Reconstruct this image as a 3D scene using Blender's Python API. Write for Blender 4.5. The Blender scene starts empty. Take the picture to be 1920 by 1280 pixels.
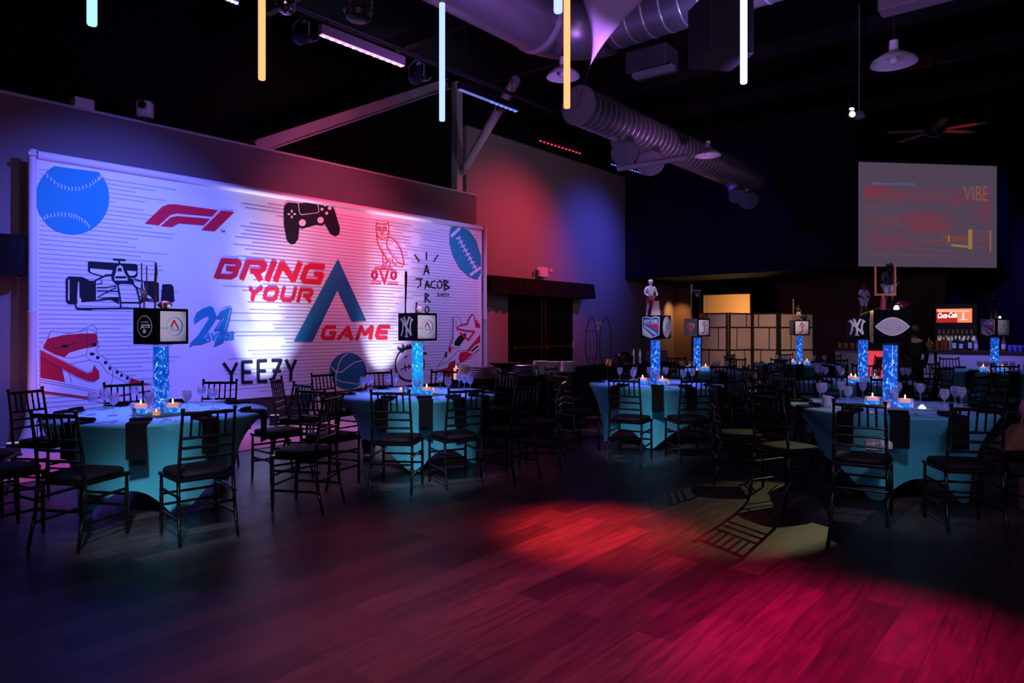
import bpy, bmesh, math, random
from mathutils import Vector, Matrix
from mathutils.geometry import tessellate_polygon
random.seed(7)
SC = bpy.context.scene
COL = SC.collection
PI = math.pi
rad = math.radians

# ------------------------------------------------------------------ camera frame
FPX, HZ, CH = 1300.0, 616.0, 1.49            # focal length (px), horizon row, camera height (m)
TH = rad(39.7)
CT, ST = math.cos(TH), math.sin(TH)
def W(R, F):                                   # metres right / ahead of the camera -> room x, y
    return (F*CT + R*ST, F*ST - R*CT)
def RF(x, y):
    return (x*ST - y*CT, x*CT + y*ST)
def at(px, F):                                 # photo column at a known distance -> room x, y
    return W((px-960)/FPX*F, F)
def zat(py, F):
    return CH + (HZ-py)*F/FPX
def on_y(px, py, Y):                           # ray through a photo point onto the plane y = Y
    d = (px-960)/FPX
    F = Y/(ST - d*CT)
    return (F*(CT+d*ST), Y, zat(py, F))
def on_x(px, py, X):
    d = (px-960)/FPX
    F = X/(CT + d*ST)
    return (X, F*(ST-d*CT), zat(py, F))

# ------------------------------------------------------------------ materials
MATS = {}
def srgb(h):
    if isinstance(h, str):
        h = tuple(int(h[i:i+2], 16)/255 for i in (0, 2, 4))
        return tuple(c/12.92 if c <= .04045 else ((c+.055)/1.055)**2.4 for c in h)
    return h
def mat(name, col, rough=.5, metal=0, emit=None, es=1.0, bump=None, spec=.5, coat=0, alpha=None, sheen=0):
    if name in MATS: return MATS[name]
    m = bpy.data.materials.new(name); m.use_nodes = True
    nt = m.node_tree; b = nt.nodes['Principled BSDF']
    b.inputs['Base Color'].default_value = (*srgb(col), 1)
    b.inputs['Roughness'].default_value = rough
    b.inputs['Metallic'].default_value = metal
    b.inputs['Specular IOR Level'].default_value = spec
    b.inputs['Coat Weight'].default_value = coat
    b.inputs['Sheen Weight'].default_value = sheen
    if emit is not None:
        b.inputs['Emission Color'].default_value = (*srgb(emit), 1)
        b.inputs['Emission Strength'].default_value = es
    if bump:
        sc, st, di = bump
        tc = nt.nodes.new('ShaderNodeTexCoord'); mp = nt.nodes.new('ShaderNodeMapping')
        mp.inputs['Scale'].default_value = sc
        nz = nt.nodes.new('ShaderNodeTexNoise'); nz.inputs['Scale'].default_value = 1; nz.inputs['Detail'].default_value = 4
        bp = nt.nodes.new('ShaderNodeBump'); bp.inputs['Strength'].default_value = st; bp.inputs['Distance'].default_value = di
        nt.links.new(tc.outputs['Object'], mp.inputs['Vector']); nt.links.new(mp.outputs[0], nz.inputs['Vector'])
        nt.links.new(nz.outputs[0], bp.inputs['Height']); nt.links.new(bp.outputs[0], b.inputs['Normal'])
    MATS[name] = m
    return m
def nodes(m): return m.node_tree.nodes, m.node_tree.links

BLACKWOOD = mat('black_lacquered_wood', (.004, .004, .005), .25, spec=.32)
CUSHION = mat('black_vinyl_cushion', (.007, .004, .008), .65, spec=.15)
TEAL = mat('turquoise_stretch_cloth', (.06, .46, .58), .75, bump=((3, 3, 1.5), .35, .05), sheen=.2)
NAPKIN = mat('black_napkin_cloth', (.006, .004, .006), .9, spec=.15)
SILVER = mat('polished_cutlery_steel', (.75, .75, .78), .22, 1)
STEEL = mat('brushed_steel', (.55, .55, .58), .35, 1)
DARKMETAL = mat('black_fixture_metal', (.012, .012, .014), .4, .3)
GREYPIPE = mat('grey_painted_steel', (.42, .40, .42), .45, .1)
PORCELAIN = mat('white_porcelain', (.8, .78, .8), .25)
BOXBLACK = mat('glossy_black_acrylic', (.004, .004, .005), .12, spec=.5)
WHITEPANEL = mat('white_card', (.78, .76, .8), .6)
BLACKCLOTH = mat('black_table_linen', (.006, .006, .007), .95, spec=.1, bump=((4, 4, .6), .5, .06))
WHITEPLASTIC = mat('white_plastic', (.7, .68, .72), .4)
SKIN = mat('figurine_skin', (.16, .08, .05), .6)
RED = mat('red_print', (.55, .012, .03), .6)
PINKCLOTH = mat('dusty_pink_cloth', (.5, .17, .22), .8)
BROWNLEATHER = mat('tan_brown_leather', (.20, .075, .045), .6)

def glassy(name, tint, diff, gloss=.25, a=.78):
    m = bpy.data.materials.new(name); m.use_nodes = True
    N, L = nodes(m); N.clear()
    out = N.new('ShaderNodeOutputMaterial')
    t = N.new('ShaderNodeBsdfTransparent'); t.inputs[0].default_value = (*tint, 1)
    p = N.new('ShaderNodeBsdfPrincipled'); p.inputs['Base Color'].default_value = (*diff, 1)
    p.inputs['Roughness'].default_value = .12; p.inputs['Specular IOR Level'].default_value = 1.0
    lw = N.new('ShaderNodeLayerWeight'); lw.inputs[0].default_value = .35
    mr = N.new('ShaderNodeMapRange'); mr.inputs[3].default_value = 1-a; mr.inputs[4].default_value = min(1, 1-a+gloss*2)
    L.new(lw.outputs['Facing'], mr.inputs[0])
    mx = N.new('ShaderNodeMixShader'); L.new(mr.outputs[0], mx.inputs[0])
    L.new(t.outputs[0], mx.inputs[1]); L.new(p.outputs[0], mx.inputs[2]); L.new(mx.outputs[0], out.inputs[0])
    MATS[name] = m
    return m
GLASS = glassy('clear_goblet_glass', (.97, .97, 1), (.80, .74, .88), a=.82)
VASEGLASS = glassy('clear_vase_glass', (.98, .98, 1), (.2, .25, .5), gloss=.1, a=.97)
WATER = glassy('water', (.85, .87, .97), (.7, .68, .8), a=.8)

# glowing blue bead filled vase: real light source inside -> emission with sparkle pattern
def beads(name, base, spark, s1, s2, scale):
    m = bpy.data.materials.new(name); m.use_nodes = True
    N, L = nodes(m); b = N['Principled BSDF']
    b.inputs['Roughness'].default_value = .15
    b.inputs['Base Color'].default_value = (.02, .1, .5, 1)
    tc = N.new('ShaderNodeTexCoord')
    v = N.new('ShaderNodeTexVoronoi'); v.inputs['Scale'].default_value = scale
    n = N.new('ShaderNodeTexNoise'); n.inputs['Scale'].default_value = scale*.24; n.inputs['Detail'].default_value = 2
    L.new(tc.outputs['Object'], v.inputs['Vector']); L.new(tc.outputs['Object'], n.inputs['Vector'])
    r1 = N.new('ShaderNodeValToRGB'); r1.color_ramp.elements[0].position = .08; r1.color_ramp.elements[0].color = (1, 1, 1, 1)
    r1.color_ramp.elements[1].position = .6; r1.color_ramp.elements[1].color = (0, 0, 0, 1)
    r2 = N.new('ShaderNodeValToRGB'); r2.color_ramp.elements[0].position = .46; r2.color_ramp.elements[1].position = .64
    L.new(v.outputs['Distance'], r1.inputs[0]); L.new(n.outputs[0], r2.inputs[0])
    mu = N.new('ShaderNodeMath'); mu.operation = 'MULTIPLY'; L.new(r1.outputs[0], mu.inputs[0]); L.new(r2.outputs[0], mu.inputs[1])
    mc = N.new('ShaderNodeMix'); mc.data_type = 'RGBA'
    mc.inputs[6].default_value = (*base, 1); mc.inputs[7].default_value = (*spark, 1)
    L.new(mu.outputs[0], mc.inputs[0]); L.new(mc.outputs[2], b.inputs['Emission Color'])
    ms = N.new('ShaderNodeMapRange'); ms.inputs[3].default_value = s1; ms.inputs[4].default_value = s2
    L.new(mu.outputs[0], ms.inputs[0])
    n2 = N.new('ShaderNodeTexNoise'); n2.inputs['Scale'].default_value = scale*.5
    L.new(tc.outputs['Object'], n2.inputs['Vector'])
    m3 = N.new('ShaderNodeMapRange'); m3.inputs[1].default_value = .3; m3.inputs[2].default_value = .7; m3.inputs[3].default_value = .55; m3.inputs[4].default_value = 1.3
    L.new(n2.outputs[0], m3.inputs[0])
    m4 = N.new('ShaderNodeMath'); m4.operation = 'MULTIPLY'; L.new(ms.outputs[0], m4.inputs[0]); L.new(m3.outputs[0], m4.inputs[1])
    L.new(m4.outputs[0], b.inputs['Emission Strength'])
    return m
BEADS = beads('glowing_blue_beads', (0, .11, .80), (.30, .80, 1), .62, 3.2, 80)
BEADSC = beads('glowing_cyan_beads', (.005, .42, .88), (.3, .95, 1), .9, 1.6, 30)
GEL = beads('glowing_blue_gel', (.0, .22, .85), (.5, .9, 1), .9, 2.5, 60)
CANDLE = mat('pale_pink_wax', (.8, .45, .4), .5, emit=(1, .42, .30), es=.8)
FLAME = mat('candle_flame', (1, .6, .3), .5, emit=(1, .62, .28), es=14)
AMBER = mat('amber_votive_glow', (.5, .25, .1), .2, emit=(1, .45, .15), es=.7)
PUCK = mat('white_led_puck', (.9, .9, .9), .3, emit=(.85, .95, 1), es=3.0)

# ------------------------------------------------------------------ mesh builder
class MB:
    def __init__(s): s.v = []; s.f = []; s.m = []
    def add(s, vs, fs, mi=0):
        o = len(s.v); s.v += [tuple(v) for v in vs]
        for f in fs: s.f.append(tuple(i+o for i in f)); s.m.append(mi)
        return s
    def box(s, c, d, rz=0, mi=0, M=None):
        x, y, z = (k/2 for k in d)
        vs = [Vector((sx*x, sy*y, sz*z)) for sx in (-1, 1) for sy in (-1, 1) for sz in (-1, 1)]
        R = M if M is not None else Matrix.Rotation(rz, 3, 'Z')
        vs = [R @ v + Vector(c) for v in vs]
        return s.add(vs, [(0, 1, 3, 2), (4, 6, 7, 5), (0, 4, 5, 1), (2, 3, 7, 6), (0, 2, 6, 4), (1, 5, 7, 3)], mi)
    def rbox(s, c, d, r=.01, mi=0, rz=0, n=3):   # box with rounded vertical edges and softened top and bottom
        x, y, z = d[0]/2, d[1]/2, d[2]/2
        r = min(r, x*.99, y*.99, z*.99)
        ring = []
        for cx, cy, a0 in ((x-r, y-r, 0), (-x+r, y-r, 90), (-x+r, -y+r, 180), (x-r, -y+r, 270)):
            for k in range(n+1):
                a = rad(a0+90*k/n); ring.append((cx, cy, math.cos(a), math.sin(a)))
        rings = []
        for (dz, off) in ((-z, -r*.6), (-z+r*.5, 0), (z-r*.5, 0), (z, -r*.6)):
            rings.append([(p[0]+p[2]*(r+off), p[1]+p[3]*(r+off), dz) for p in ring])
        m = len(ring); vs = []; fs = []
        R = Matrix.Rotation(rz, 3, 'Z')
        for rg in rings: vs += [R @ Vector(p) + Vector(c) for p in rg]
        for i in range(3):
            for j in range(m):
                k = (j+1) % m; fs.append((i*m+j, i*m+k, (i+1)*m+k, (i+1)*m+j))
        fs.append(tuple(range(m-1, -1, -1))); fs.append(tuple(3*m+j for j in range(m)))
        return s.add(vs, fs, mi)
    def tube(s, path, r, n=8, mi=0, cap=True):
        P = [Vector(p) for p in path]; rs = r if isinstance(r, (list, tuple)) else [r]*len(P)
        vs = []; fs = []; up = None
        for i, p in enumerate(P):
            t = (P[min(i+1, len(P)-1)] - P[max(i-1, 0)])
            if t.length < 1e-9: t = Vector((0, 0, 1))
            t.normalize()
            if up is None:
                up = Vector((0, 0, 1)) if abs(t.z) < .9 else Vector((0, 1, 0))
            a = t.cross(up)
            if a.length < 1e-4: a = t.cross(Vector((1, 0, 0)))
            a.normalize(); b = t.cross(a).normalized()
            for k in range(n):
                q = 2*PI*k/n; vs.append(p + (a*math.cos(q)+b*math.sin(q))*rs[i])
            up = a.cross(t).normalized()
        for i in range(len(P)-1):
            for k in range(n):
                l = (k+1) % n; fs.append((i*n+k, i*n+l, (i+1)*n+l, (i+1)*n+k))
        if cap:
            fs.append(tuple(range(n-1, -1, -1))); fs.append(tuple((len(P)-1)*n+k for k in range(n)))
        return s.add(vs, fs, mi)
    def lathe(s, prof, c=(0, 0, 0), n=16, mi=0, cap=(True, True), M=None):
        vs = []; fs = []; R = M if M is not None else Matrix.Identity(3)
        for (r, z) in prof:
            for k in range(n):
                q = 2*PI*k/n; vs.append(R @ Vector((r*math.cos(q), r*math.sin(q), z)) + Vector(c))
        for i in range(len(prof)-1):
            for k in range(n):
                l = (k+1) % n; fs.append((i*n+k, i*n+l, (i+1)*n+l, (i+1)*n+k))
        if cap[0]: fs.append(tuple(range(n-1, -1, -1)))
        if cap[1]: fs.append(tuple((len(prof)-1)*n+k for k in range(n)))
        return s.add(vs, fs, mi)
    def ball(s, c, r, n=12, mi=0, sc=(1, 1, 1)):
        prof = [(max(1e-4, r*math.sin(PI*i/(n//2+1))), -r*math.cos(PI*i/(n//2+1))) for i in range(n//2+2)]
        return s.lathe(prof, c, n, mi, M=Matrix.Diagonal(sc))
    def prism(s, pts, z0, z1, mi=0):            # polygon in xy
        n = len(pts)
        vs = [(p[0], p[1], z0) for p in pts]+[(p[0], p[1], z1) for p in pts]
        fs = [(i, (i+1) % n, n+(i+1) % n, n+i) for i in range(n)]
        tri = tessellate_polygon([[Vector((p[0], p[1], 0)) for p in pts]])
        fs += [tuple(t) for t in tri]+[tuple(n+i for i in t) for t in tri]
        return s.add(vs, fs, mi)
    def xf(s, M):
        s.v = [tuple(M @ Vector(v)) for v in s.v]; return s
    def build(s, name, mats, parent=None, smooth=False, loc=None, rz=0, bevel=0, normals=True):
        me = bpy.data.meshes.new(name); me.from_pydata(s.v, [], s.f)
        if not isinstance(mats, (list, tuple)): mats = [mats]
        for m in mats: me.materials.append(m)
        if len(mats) > 1: me.polygons.foreach_set('material_index', s.m)
        if normals:
            bm = bmesh.new(); bm.from_mesh(me); bmesh.ops.recalc_face_normals(bm, faces=bm.faces); bm.to_mesh(me); bm.free()
        if smooth:
            me.polygons.foreach_set('use_smooth', [True]*len(me.polygons))
            try: me.set_sharp_from_angle(angle=rad(42))
            except Exception: pass
        me.update()
        o = bpy.data.objects.new(name, me); COL.objects.link(o)
        if bevel:
            b = o.modifiers.new('bevel', 'BEVEL'); b.width = bevel; b.segments = 2; b.limit_method = 'ANGLE'
        if parent is not None: o.parent = parent
        if loc is not None: o.location = loc
        if rz: o.rotation_euler.z = rz
        return o

def tag(o, label=None, cat=None, group=None, kind=None):
    if label: o['label'] = label
    if cat: o['category'] = cat
    if group: o['group'] = group
    if kind: o['kind'] = kind
    return o
def thing(name, label, cat, loc=(0, 0, 0), rz=0, group=None):
    o = bpy.data.objects.new(name, None); COL.objects.link(o); o.empty_display_size = .1
    o.location = loc; o.rotation_euler.z = rz
    return tag(o, label, cat, group)
def dup(root, loc, rz, label=None, group=None):
    r = root.copy(); COL.objects.link(r); r.location = loc; r.rotation_euler.z = rz
    if label: r['label'] = label
    if group: r['group'] = group
    for ch in list(root.children):
        c = ch.copy(); COL.objects.link(c); c.parent = r
        for g in list(ch.children):
            d = g.copy(); COL.objects.link(d); d.parent = c
    return r
def struct(o): return tag(o, kind='structure')

# ------------------------------------------------------------------ flat printed shapes
class Decal:
    """flat shapes in 2-D; each shape gets a layer so later ones lie in front"""
    def __init__(s, fn, eps=.0015): s.mb = MB(); s.fn = fn; s.layer = 0; s.eps = eps; s.T = (0, 0, 1, 1)
    def tr(s, p):
        ox, oy, k, l = s.T; return (ox+p[0]/k, oy+p[1]/l)
    def frame(s, ox, oy, k, l=None): s.T = (ox, oy, k, l or k)
    def _emit(s, pts, faces, mi):
        s.cnt = getattr(s, 'cnt', 0)+1
        s.mb.add([s.fn(*s.tr(p), s.layer*s.eps+(s.cnt % 40)*s.eps*.02) for p in pts], faces, mi)
    def poly(s, pts, mi, up=True):
        if up: s.layer += 1
        tri = tessellate_polygon([[Vector((p[0], p[1], 0)) for p in pts]])
        s._emit(pts, [tuple(t) for t in tri], mi)
    def stroke(s, pts, w, mi, closed=False, round_ends=False, up=False):
        if up: s.layer += 1
        P = [Vector((p[0], p[1])) for p in pts]
        if closed: P.append(P[0])
        for i in range(len(P)-1):
            d = P[i+1]-P[i]
            if d.length < 1e-6: continue
            n = Vector((-d.y, d.x)).normalized()*(w/2)
            s._emit([P[i]+n, P[i+1]+n, P[i+1]-n, P[i]-n], [(0, 1, 2, 3)], mi)
        k = range(len(P)) if (closed or round_ends) else range(1, len(P)-1)
        for i in k: s.disc(P[i], w/2, mi, n=10)
    def disc(s, c, r, mi, n=24, ry=None, up=False, rot=0):
        if up: s.layer += 1
        ry = ry or r
        cs, sn = math.cos(rot), math.sin(rot)
        pts = []
        for i in range(n):
            a, b = r*math.cos(2*PI*i/n), ry*math.sin(2*PI*i/n)
            pts.append((c[0]+a*cs-b*sn, c[1]+a*sn+b*cs))
        s._emit(pts, [tuple(range(n))], mi)
    def ring(s, c, r, w, mi, n=40, ry=None, a0=0, a1=360, rot=0):
        ry = ry or r
        cs, sn = math.cos(rot), math.sin(rot); pts = []
        for i in range(n+1):
            q = rad(a0+(a1-a0)*i/n); a, b = r*math.cos(q), ry*math.sin(q)
            pts.append((c[0]+a*cs-b*sn, c[1]+a*sn+b*cs))
        s.stroke(pts, w, mi)
    def text(s, txt, mi, O, U, V, bold=0, shear=0, up=True, sp=1):
        """font text stretched into the parallelogram origin O, width vector U, height vector V"""
        if up: s.layer += 1
        cu = bpy.data.curves.new('t', 'FONT'); cu.body = txt; cu.size = 1; cu.offset = bold; cu.shear = shear; cu.resolution_u = 2; cu.space_character = sp
        ob = bpy.data.objects.new('t', cu); COL.objects.link(ob)
        bpy.context.view_layer.update()
        me = ob.to_mesh()
        vs = [v.co.copy() for v in me.vertices]; fs = [tuple(p.vertices) for p in me.polygons]
        ob.to_mesh_clear(); bpy.data.objects.remove(ob); bpy.data.curves.remove(cu)
        if not vs: return
        x0, x1 = min(v.x for v in vs), max(v.x for v in vs); y0, y1 = min(v.y for v in vs), max(v.y for v in vs)
        pts = [(O[0]+U[0]*(v.x-x0)/(x1-x0)+V[0]*(v.y-y0)/(y1-y0), O[1]+U[1]*(v.x-x0)/(x1-x0)+V[1]*(v.y-y0)/(y1-y0)) for v in vs]
        s._emit(pts, fs, mi)
    def glyphs(s, word, mi, O, U, V, w, gap=.16):
        """wide block capitals drawn as strokes; w = stroke as share of the height"""
        s.layer += 1
        G = {'B': [[(0, 0), (0, 1), (.8, 1), (1, .86), (1, .64), (.86, .52), (.35, .52)], [(.86, .52), (1, .38), (1, .16), (.82, 0), (0, 0)]],
             'R': [[(0, 0), (0, 1), (.8, 1), (1, .84), (1, .6), (.84, .44), (.3, .44)], [(.55, .44), (1, 0)]],
             'I': [[(0, 0), (0, 1)]], 'N': [[(0, 0), (0, 1), (1, 0), (1, 1)]],
             'G': [[(1, 1), (.18, 1), (0, .82), (0, .18), (.18, 0), (1, 0), (1, .5), (.55, .5)]],
             'Y': [[(0, 1), (.5, .5), (1, 1)], [(.5, .5), (.5, 0)]],
             'O': [[(.2, 0), (0, .2), (0, .8), (.2, 1), (.8, 1), (1, .8), (1, .2), (.8, 0), (.2, 0)]],
             'U': [[(0, 1), (0, .2), (.2, 0), (.8, 0), (1, .2), (1, 1)]],
             'A': [[(0, 0), (.5, 1), (1, 0)], [(.42, .28), (.86, .28)]],
             'M': [[(0, 0), (.08, 1), (.5, .3), (.92, 1), (1, 0)]],
             'E': [[(1, 1), (.12, 1), (0, .85), (0, .15), (.12, 0), (1, 0)], [(0, .5), (.9, .5)]]}
        wid = {'I': .0, 'M': 1.15, 'A': 1.1}
        tot = sum(wid.get(c, 1) for c in word); gp = gap
        x = 0; U = Vector(U); V = Vector(V); O = Vector(O)
        hw = w*V.length/2
        unit = (1-gp*(len(word)-1)-word.count('I')*2*hw/U.length)/tot
        for c in word:
            cw = unit*wid.get(c, 1); hu = hw/U.length
            if c == 'I': cw = 2*hu
            for st in G[c]:
                P = [O+U*(x+hu+(cw-2*hu)*p[0])+V*(w/2+(1-w)*p[1]) for p in st]
                for i in range(len(P)-1):
                    d = (P[i+1]-P[i]).normalized()
                    n = Vector((-d.y, d.x))*hw
                    e0 = d*hw*.98 if i > 0 else d*hw*.0
                    e1 = d*hw*.98 if i < len(P)-2 else d*hw*0
                    if i == 0 and abs(st[0][1]-st[1][1]) > .5: e0 = d*hw
                    if i == len(P)-2 and abs(st[-1][1]-st[-2][1]) > .4: e1 = d*hw
                    a, b = P[i]-e0*(1 if i == 0 else .5), P[i+1]+e1*(1 if i == len(P)-2 else .5)
                    s._emit([a+n, b+n, b-n, a-n], [(0, 1, 2, 3)], mi)
            x += cw+gp
# ================================================================== SETTING
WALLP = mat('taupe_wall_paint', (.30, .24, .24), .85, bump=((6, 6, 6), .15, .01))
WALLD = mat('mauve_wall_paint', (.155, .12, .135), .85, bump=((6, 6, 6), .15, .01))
WALLB = mat('brown_wall_paint', (.16, .085, .05), .85)
BLACKWALL = mat('black_wall_paint', (.006, .006, .008), .9, spec=.1)
SOFF = mat('dark_plum_wall_paint', (.022, .014, .03), .9, spec=.15)

fm = mat('dark_plank_floor', (.05, .03, .03), .42)
N, L = nodes(fm); b = N['Principled BSDF']
tc = N.new('ShaderNodeTexCoord')
br = N.new('ShaderNodeTexBrick'); br.offset = .37; br.inputs['Scale'].default_value = 1
br.inputs['Brick Width'].default_value = 1.15; br.inputs['Row Height'].default_value = .19
br.inputs['Mortar Size'].default_value = .002; br.inputs['Mortar Smooth'].default_value = .3
br.inputs['Color1'].default_value = (.080, .054, .056, 1); br.inputs['Color2'].default_value = (.010, .007, .010, 1)
br.inputs['Mortar'].default_value = (.008, .005, .005, 1)
L.new(tc.outputs['Object'], br.inputs['Vector'])
mp = N.new('ShaderNodeMapping'); mp.inputs['Scale'].default_value = (2.2, 22, 1)
L.new(tc.outputs['Object'], mp.inputs['Vector'])
nz = N.new('ShaderNodeTexNoise'); nz.inputs['Scale'].default_value = 1.4; nz.inputs['Detail'].default_value = 6; nz.inputs['Distortion'].default_value = .6
L.new(mp.outputs[0], nz.inputs['Vector'])
cr = N.new('ShaderNodeValToRGB'); cr.color_ramp.elements[0].position = .25; cr.color_ramp.elements[0].color = (.45, .43, .45, 1)
cr.color_ramp.elements[1].position = .68; cr.color_ramp.elements[1].color = (1.3, 1.3, 1.3, 1)
L.new(nz.outputs[0], cr.inputs[0])
mx = N.new('ShaderNodeMix'); mx.data_type = 'RGBA'; mx.blend_type = 'MULTIPLY'; mx.inputs[0].default_value = 1
L.new(br.outputs[0], mx.inputs[6]); L.new(cr.outputs[0], mx.inputs[7]); L.new(mx.outputs[2], b.inputs['Base Color'])
mr = N.new('ShaderNodeMapRange'); mr.inputs[3].default_value = .3; mr.inputs[4].default_value = .52
L.new(nz.outputs[0], mr.inputs[0]); L.new(mr.outputs[0], b.inputs['Roughness'])
bp_ = N.new('ShaderNodeBump'); bp_.inputs['Strength'].default_value = .25; bp_.inputs['Distance'].default_value = .004
L.new(nz.outputs[0], bp_.inputs['Height']); L.new(bp_.outputs[0], b.inputs['Normal'])
b.inputs['Specular IOR Level'].default_value = .35

struct(MB().box((10, -.55, -.05), (32, 16.9, .1)).build('floor', fm))
LIGHTFLOOR = mat('pale_stage_carpet', (.62, .58, .60), .9)
struct(MB().box((.7, 9.2, -.04), (13.4, 2.6, .1)).build('floor', LIGHTFLOOR))
struct(MB().box((16.7, 9.5, -.05), (18.6, 3.2, .1)).build('floor', fm))
struct(MB().box((10, 1.5, 7.1), (32, 22, .2)).build('ceiling', BLACKWALL))
xe = on_y(893, 365, 10.45)[0]
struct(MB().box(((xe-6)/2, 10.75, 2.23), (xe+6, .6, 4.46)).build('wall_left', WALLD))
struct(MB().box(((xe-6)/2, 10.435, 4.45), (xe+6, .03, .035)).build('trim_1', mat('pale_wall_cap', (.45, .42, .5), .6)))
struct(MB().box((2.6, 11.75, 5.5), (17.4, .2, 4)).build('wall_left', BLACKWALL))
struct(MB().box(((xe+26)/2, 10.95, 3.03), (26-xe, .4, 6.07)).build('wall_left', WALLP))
struct(MB().box(((xe+26)/2, 11.0, 6.6), (26-xe, .4, 1.1)).build('wall_left', BLACKWALL))
# brown back wall under the soffit, with the lit doorway
dz0, dz1 = on_x(1406, 600, 21.5)[1], on_x(1315, 600, 21.5)[1]
ztop = on_x(1360, 552, 21.5)[2]
mbw = MB().box((21.6, (10.75+dz1)/2, 1.5), (.2, 10.75-dz1, 3)).box((21.6, (dz0+3.1)/2, 1.5), (.2, dz0-3.1, 3)).box((21.6, (dz0+dz1)/2, (ztop+3)/2), (.2, dz1-dz0, 3-ztop))
struct(mbw.build('wall_back', WALLB))
struct(MB().box((23.6, 3.0, 1.5), (4.2, .2, 3)).build('wall_back', WALLD))
struct(MB().box((25.1, -3, 3.5), (.2, 12.4, 7.2)).build('wall_back', mat('dusk_blue_wall_paint', (.10, .085, .15), .85)))
struct(MB().box((24.3, (dz0+dz1)/2+.4, 1.5), (.15, 4.4, 3)).build('wall_back', mat('ochre_wall_paint', (.6, .38, .2), .8)))
struct(MB().box((10, -9, 3.5), (32, .2, 7)).build('wall_right', BLACKWALL))
struct(MB().box((-6, 1.5, 3.5), (.2, 20, 7)).build('wall_rear', BLACKWALL))
# soffit block with the slanted face that carries the screen
P1 = W((1609-960)/FPX*16.8, 16.8); P2 = W((1866-960)/FPX*17.25, 17.25)
sof = MB().prism([(18.3, 10.75), (18.3, P1[1]), P1, P2, (25, P2[1]-.05), (25, 10.75)], 2.985, 7.0)
struct(sof.build('wall_back', SOFF))
# dark joists under the ceiling
for i in range(9):
    x = 1.5+i*2.4
    struct(MB().box((x, 1.5, 6.86), (.12, 20, .28)).build('beam', mat('black_joist_paint', (.012, .01, .014), .7)))

# ------------------------------------------------------------------ doors, awnings, exit sign
dxa, dxb = on_y(953, 600, 10.75)[0], on_y(1070, 600, 10.75)[0]
DOORM = mat('near_black_door_paint', (.003, .002, .003), .9, spec=.05)
BRASS = mat('brass_push_bar', (.5, .22, .08), .3, 1)
dm = (dxa+dxb)/2
for i, (a0, a1) in enumerate(((dxa, dm-.01), (dm+.01, dxb))):
    d = struct(MB().box(((a0+a1)/2, 10.72, 1.16), (a1-a0, .07, 2.32)).build('door_%d' % (i+1), DOORM))
    MB().tube([(a0+.12, 10.64, 1.02), (a1-.12, 10.64, 1.02)], .028, 8).box((a0+.12, 10.665, 1.02), (.08, .06, .1)).box((a1-.12, 10.665, 1.02), (.1, .06, .14)).build('push_bar', BRASS, d)
    xs = a1-.07 if i == 0 else a0+.07
    MB().box((xs, 10.68, 1.3), (.045, .02, 1.95)).build('vertical_rod', BRASS, d)
def awning(x0, x1, y, z0, z1, dep, label):
    t = thing('awning', label, 'awning', (0, 0, 0))
    m = MB()
    n = int((x1-x0)/.09); pts = []
    for i in range(n+1):
        x = x0+(x1-x0)*i/n; pts.append((x, y-dep+.022*math.sin(i*2.1)))
    vs = []; fs = []
    for (x, yy) in pts: vs += [(x, yy-.05*((x*7) % 1 > .5), z0), (x, yy, z1)]
    for i in range(n): fs.append((2*i, 2*i+2, 2*i+3, 2*i+1))
    m.add(vs, fs)
    m.add([(x0, y, z0), (x0, y-dep, z0), (x0, y-dep, z1), (x0, y, z1)], [(0, 1, 2, 3)])
    m.add([(x1, y, z0), (x1, y-dep, z0), (x1, y-dep, z1), (x1, y, z1)], [(0, 1, 2, 3)])
    m.build('valance', mat('black_valance_cloth', (.005, .003, .005), .85, spec=.2), t)
    MB().box(((x0+x1)/2, y-dep/2, z1), (x1-x0, dep, .03)).build('top_board', BLACKCLOTH, t)
    return t
ca, cb = on_y(920, 517, 10.35), on_y(1113, 535, 10.35)
awning(ca[0], cb[0], 10.74, 2.3, ca[2], .39, 'long black pleated awning above the dark double doors')
l0, l1 = on_y(-70, 430, 10.1), on_y(50, 430, 10.1)
awning(l0[0], l1[0], 10.44, l0[2]-.5, l0[2]-.02, .34, 'short black awning on the wall behind the left banner post')
ex = on_y(1019, 510, 10.6)
t = thing('exit_sign', 'white exit sign with two lamps above the black awning', 'exit sign', (ex[0], 10.62, ex[2]))
MB().rbox((0, 0, 0), (.33, .09, .24), .01).build('sign_box', WHITEPLASTIC, t)
D = Decal(lambda u, v, k: (u, -.047-k, v))
D.text('EXIT', 0, (-.13, -.05), (.26, 0), (0, .11), bold=.02)
D.mb.build('lettering', mat('exit_red_letters', (.6, .02, .02), .5, emit=(1, .05, .05), es=.5), t, normals=False)
for sx in (-1, 1):
    MB().tube([(sx*.16, 0, .02), (sx*.23, -.02, .04)], .012).ball((sx*.26, -.05, .05), .055, 10).build('lamp_head', WHITEPLASTIC, t, smooth=True)
sw = on_y(1076, 646, 10.72)
o = MB().rbox((0, 0, 0), (.08, .02, .12), .005).build('light_switch', WHITEPLASTIC, loc=(sw[0], 10.74, sw[2]))
tag(o, 'small white light switch on the wall beside the doors', 'switch')

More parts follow.
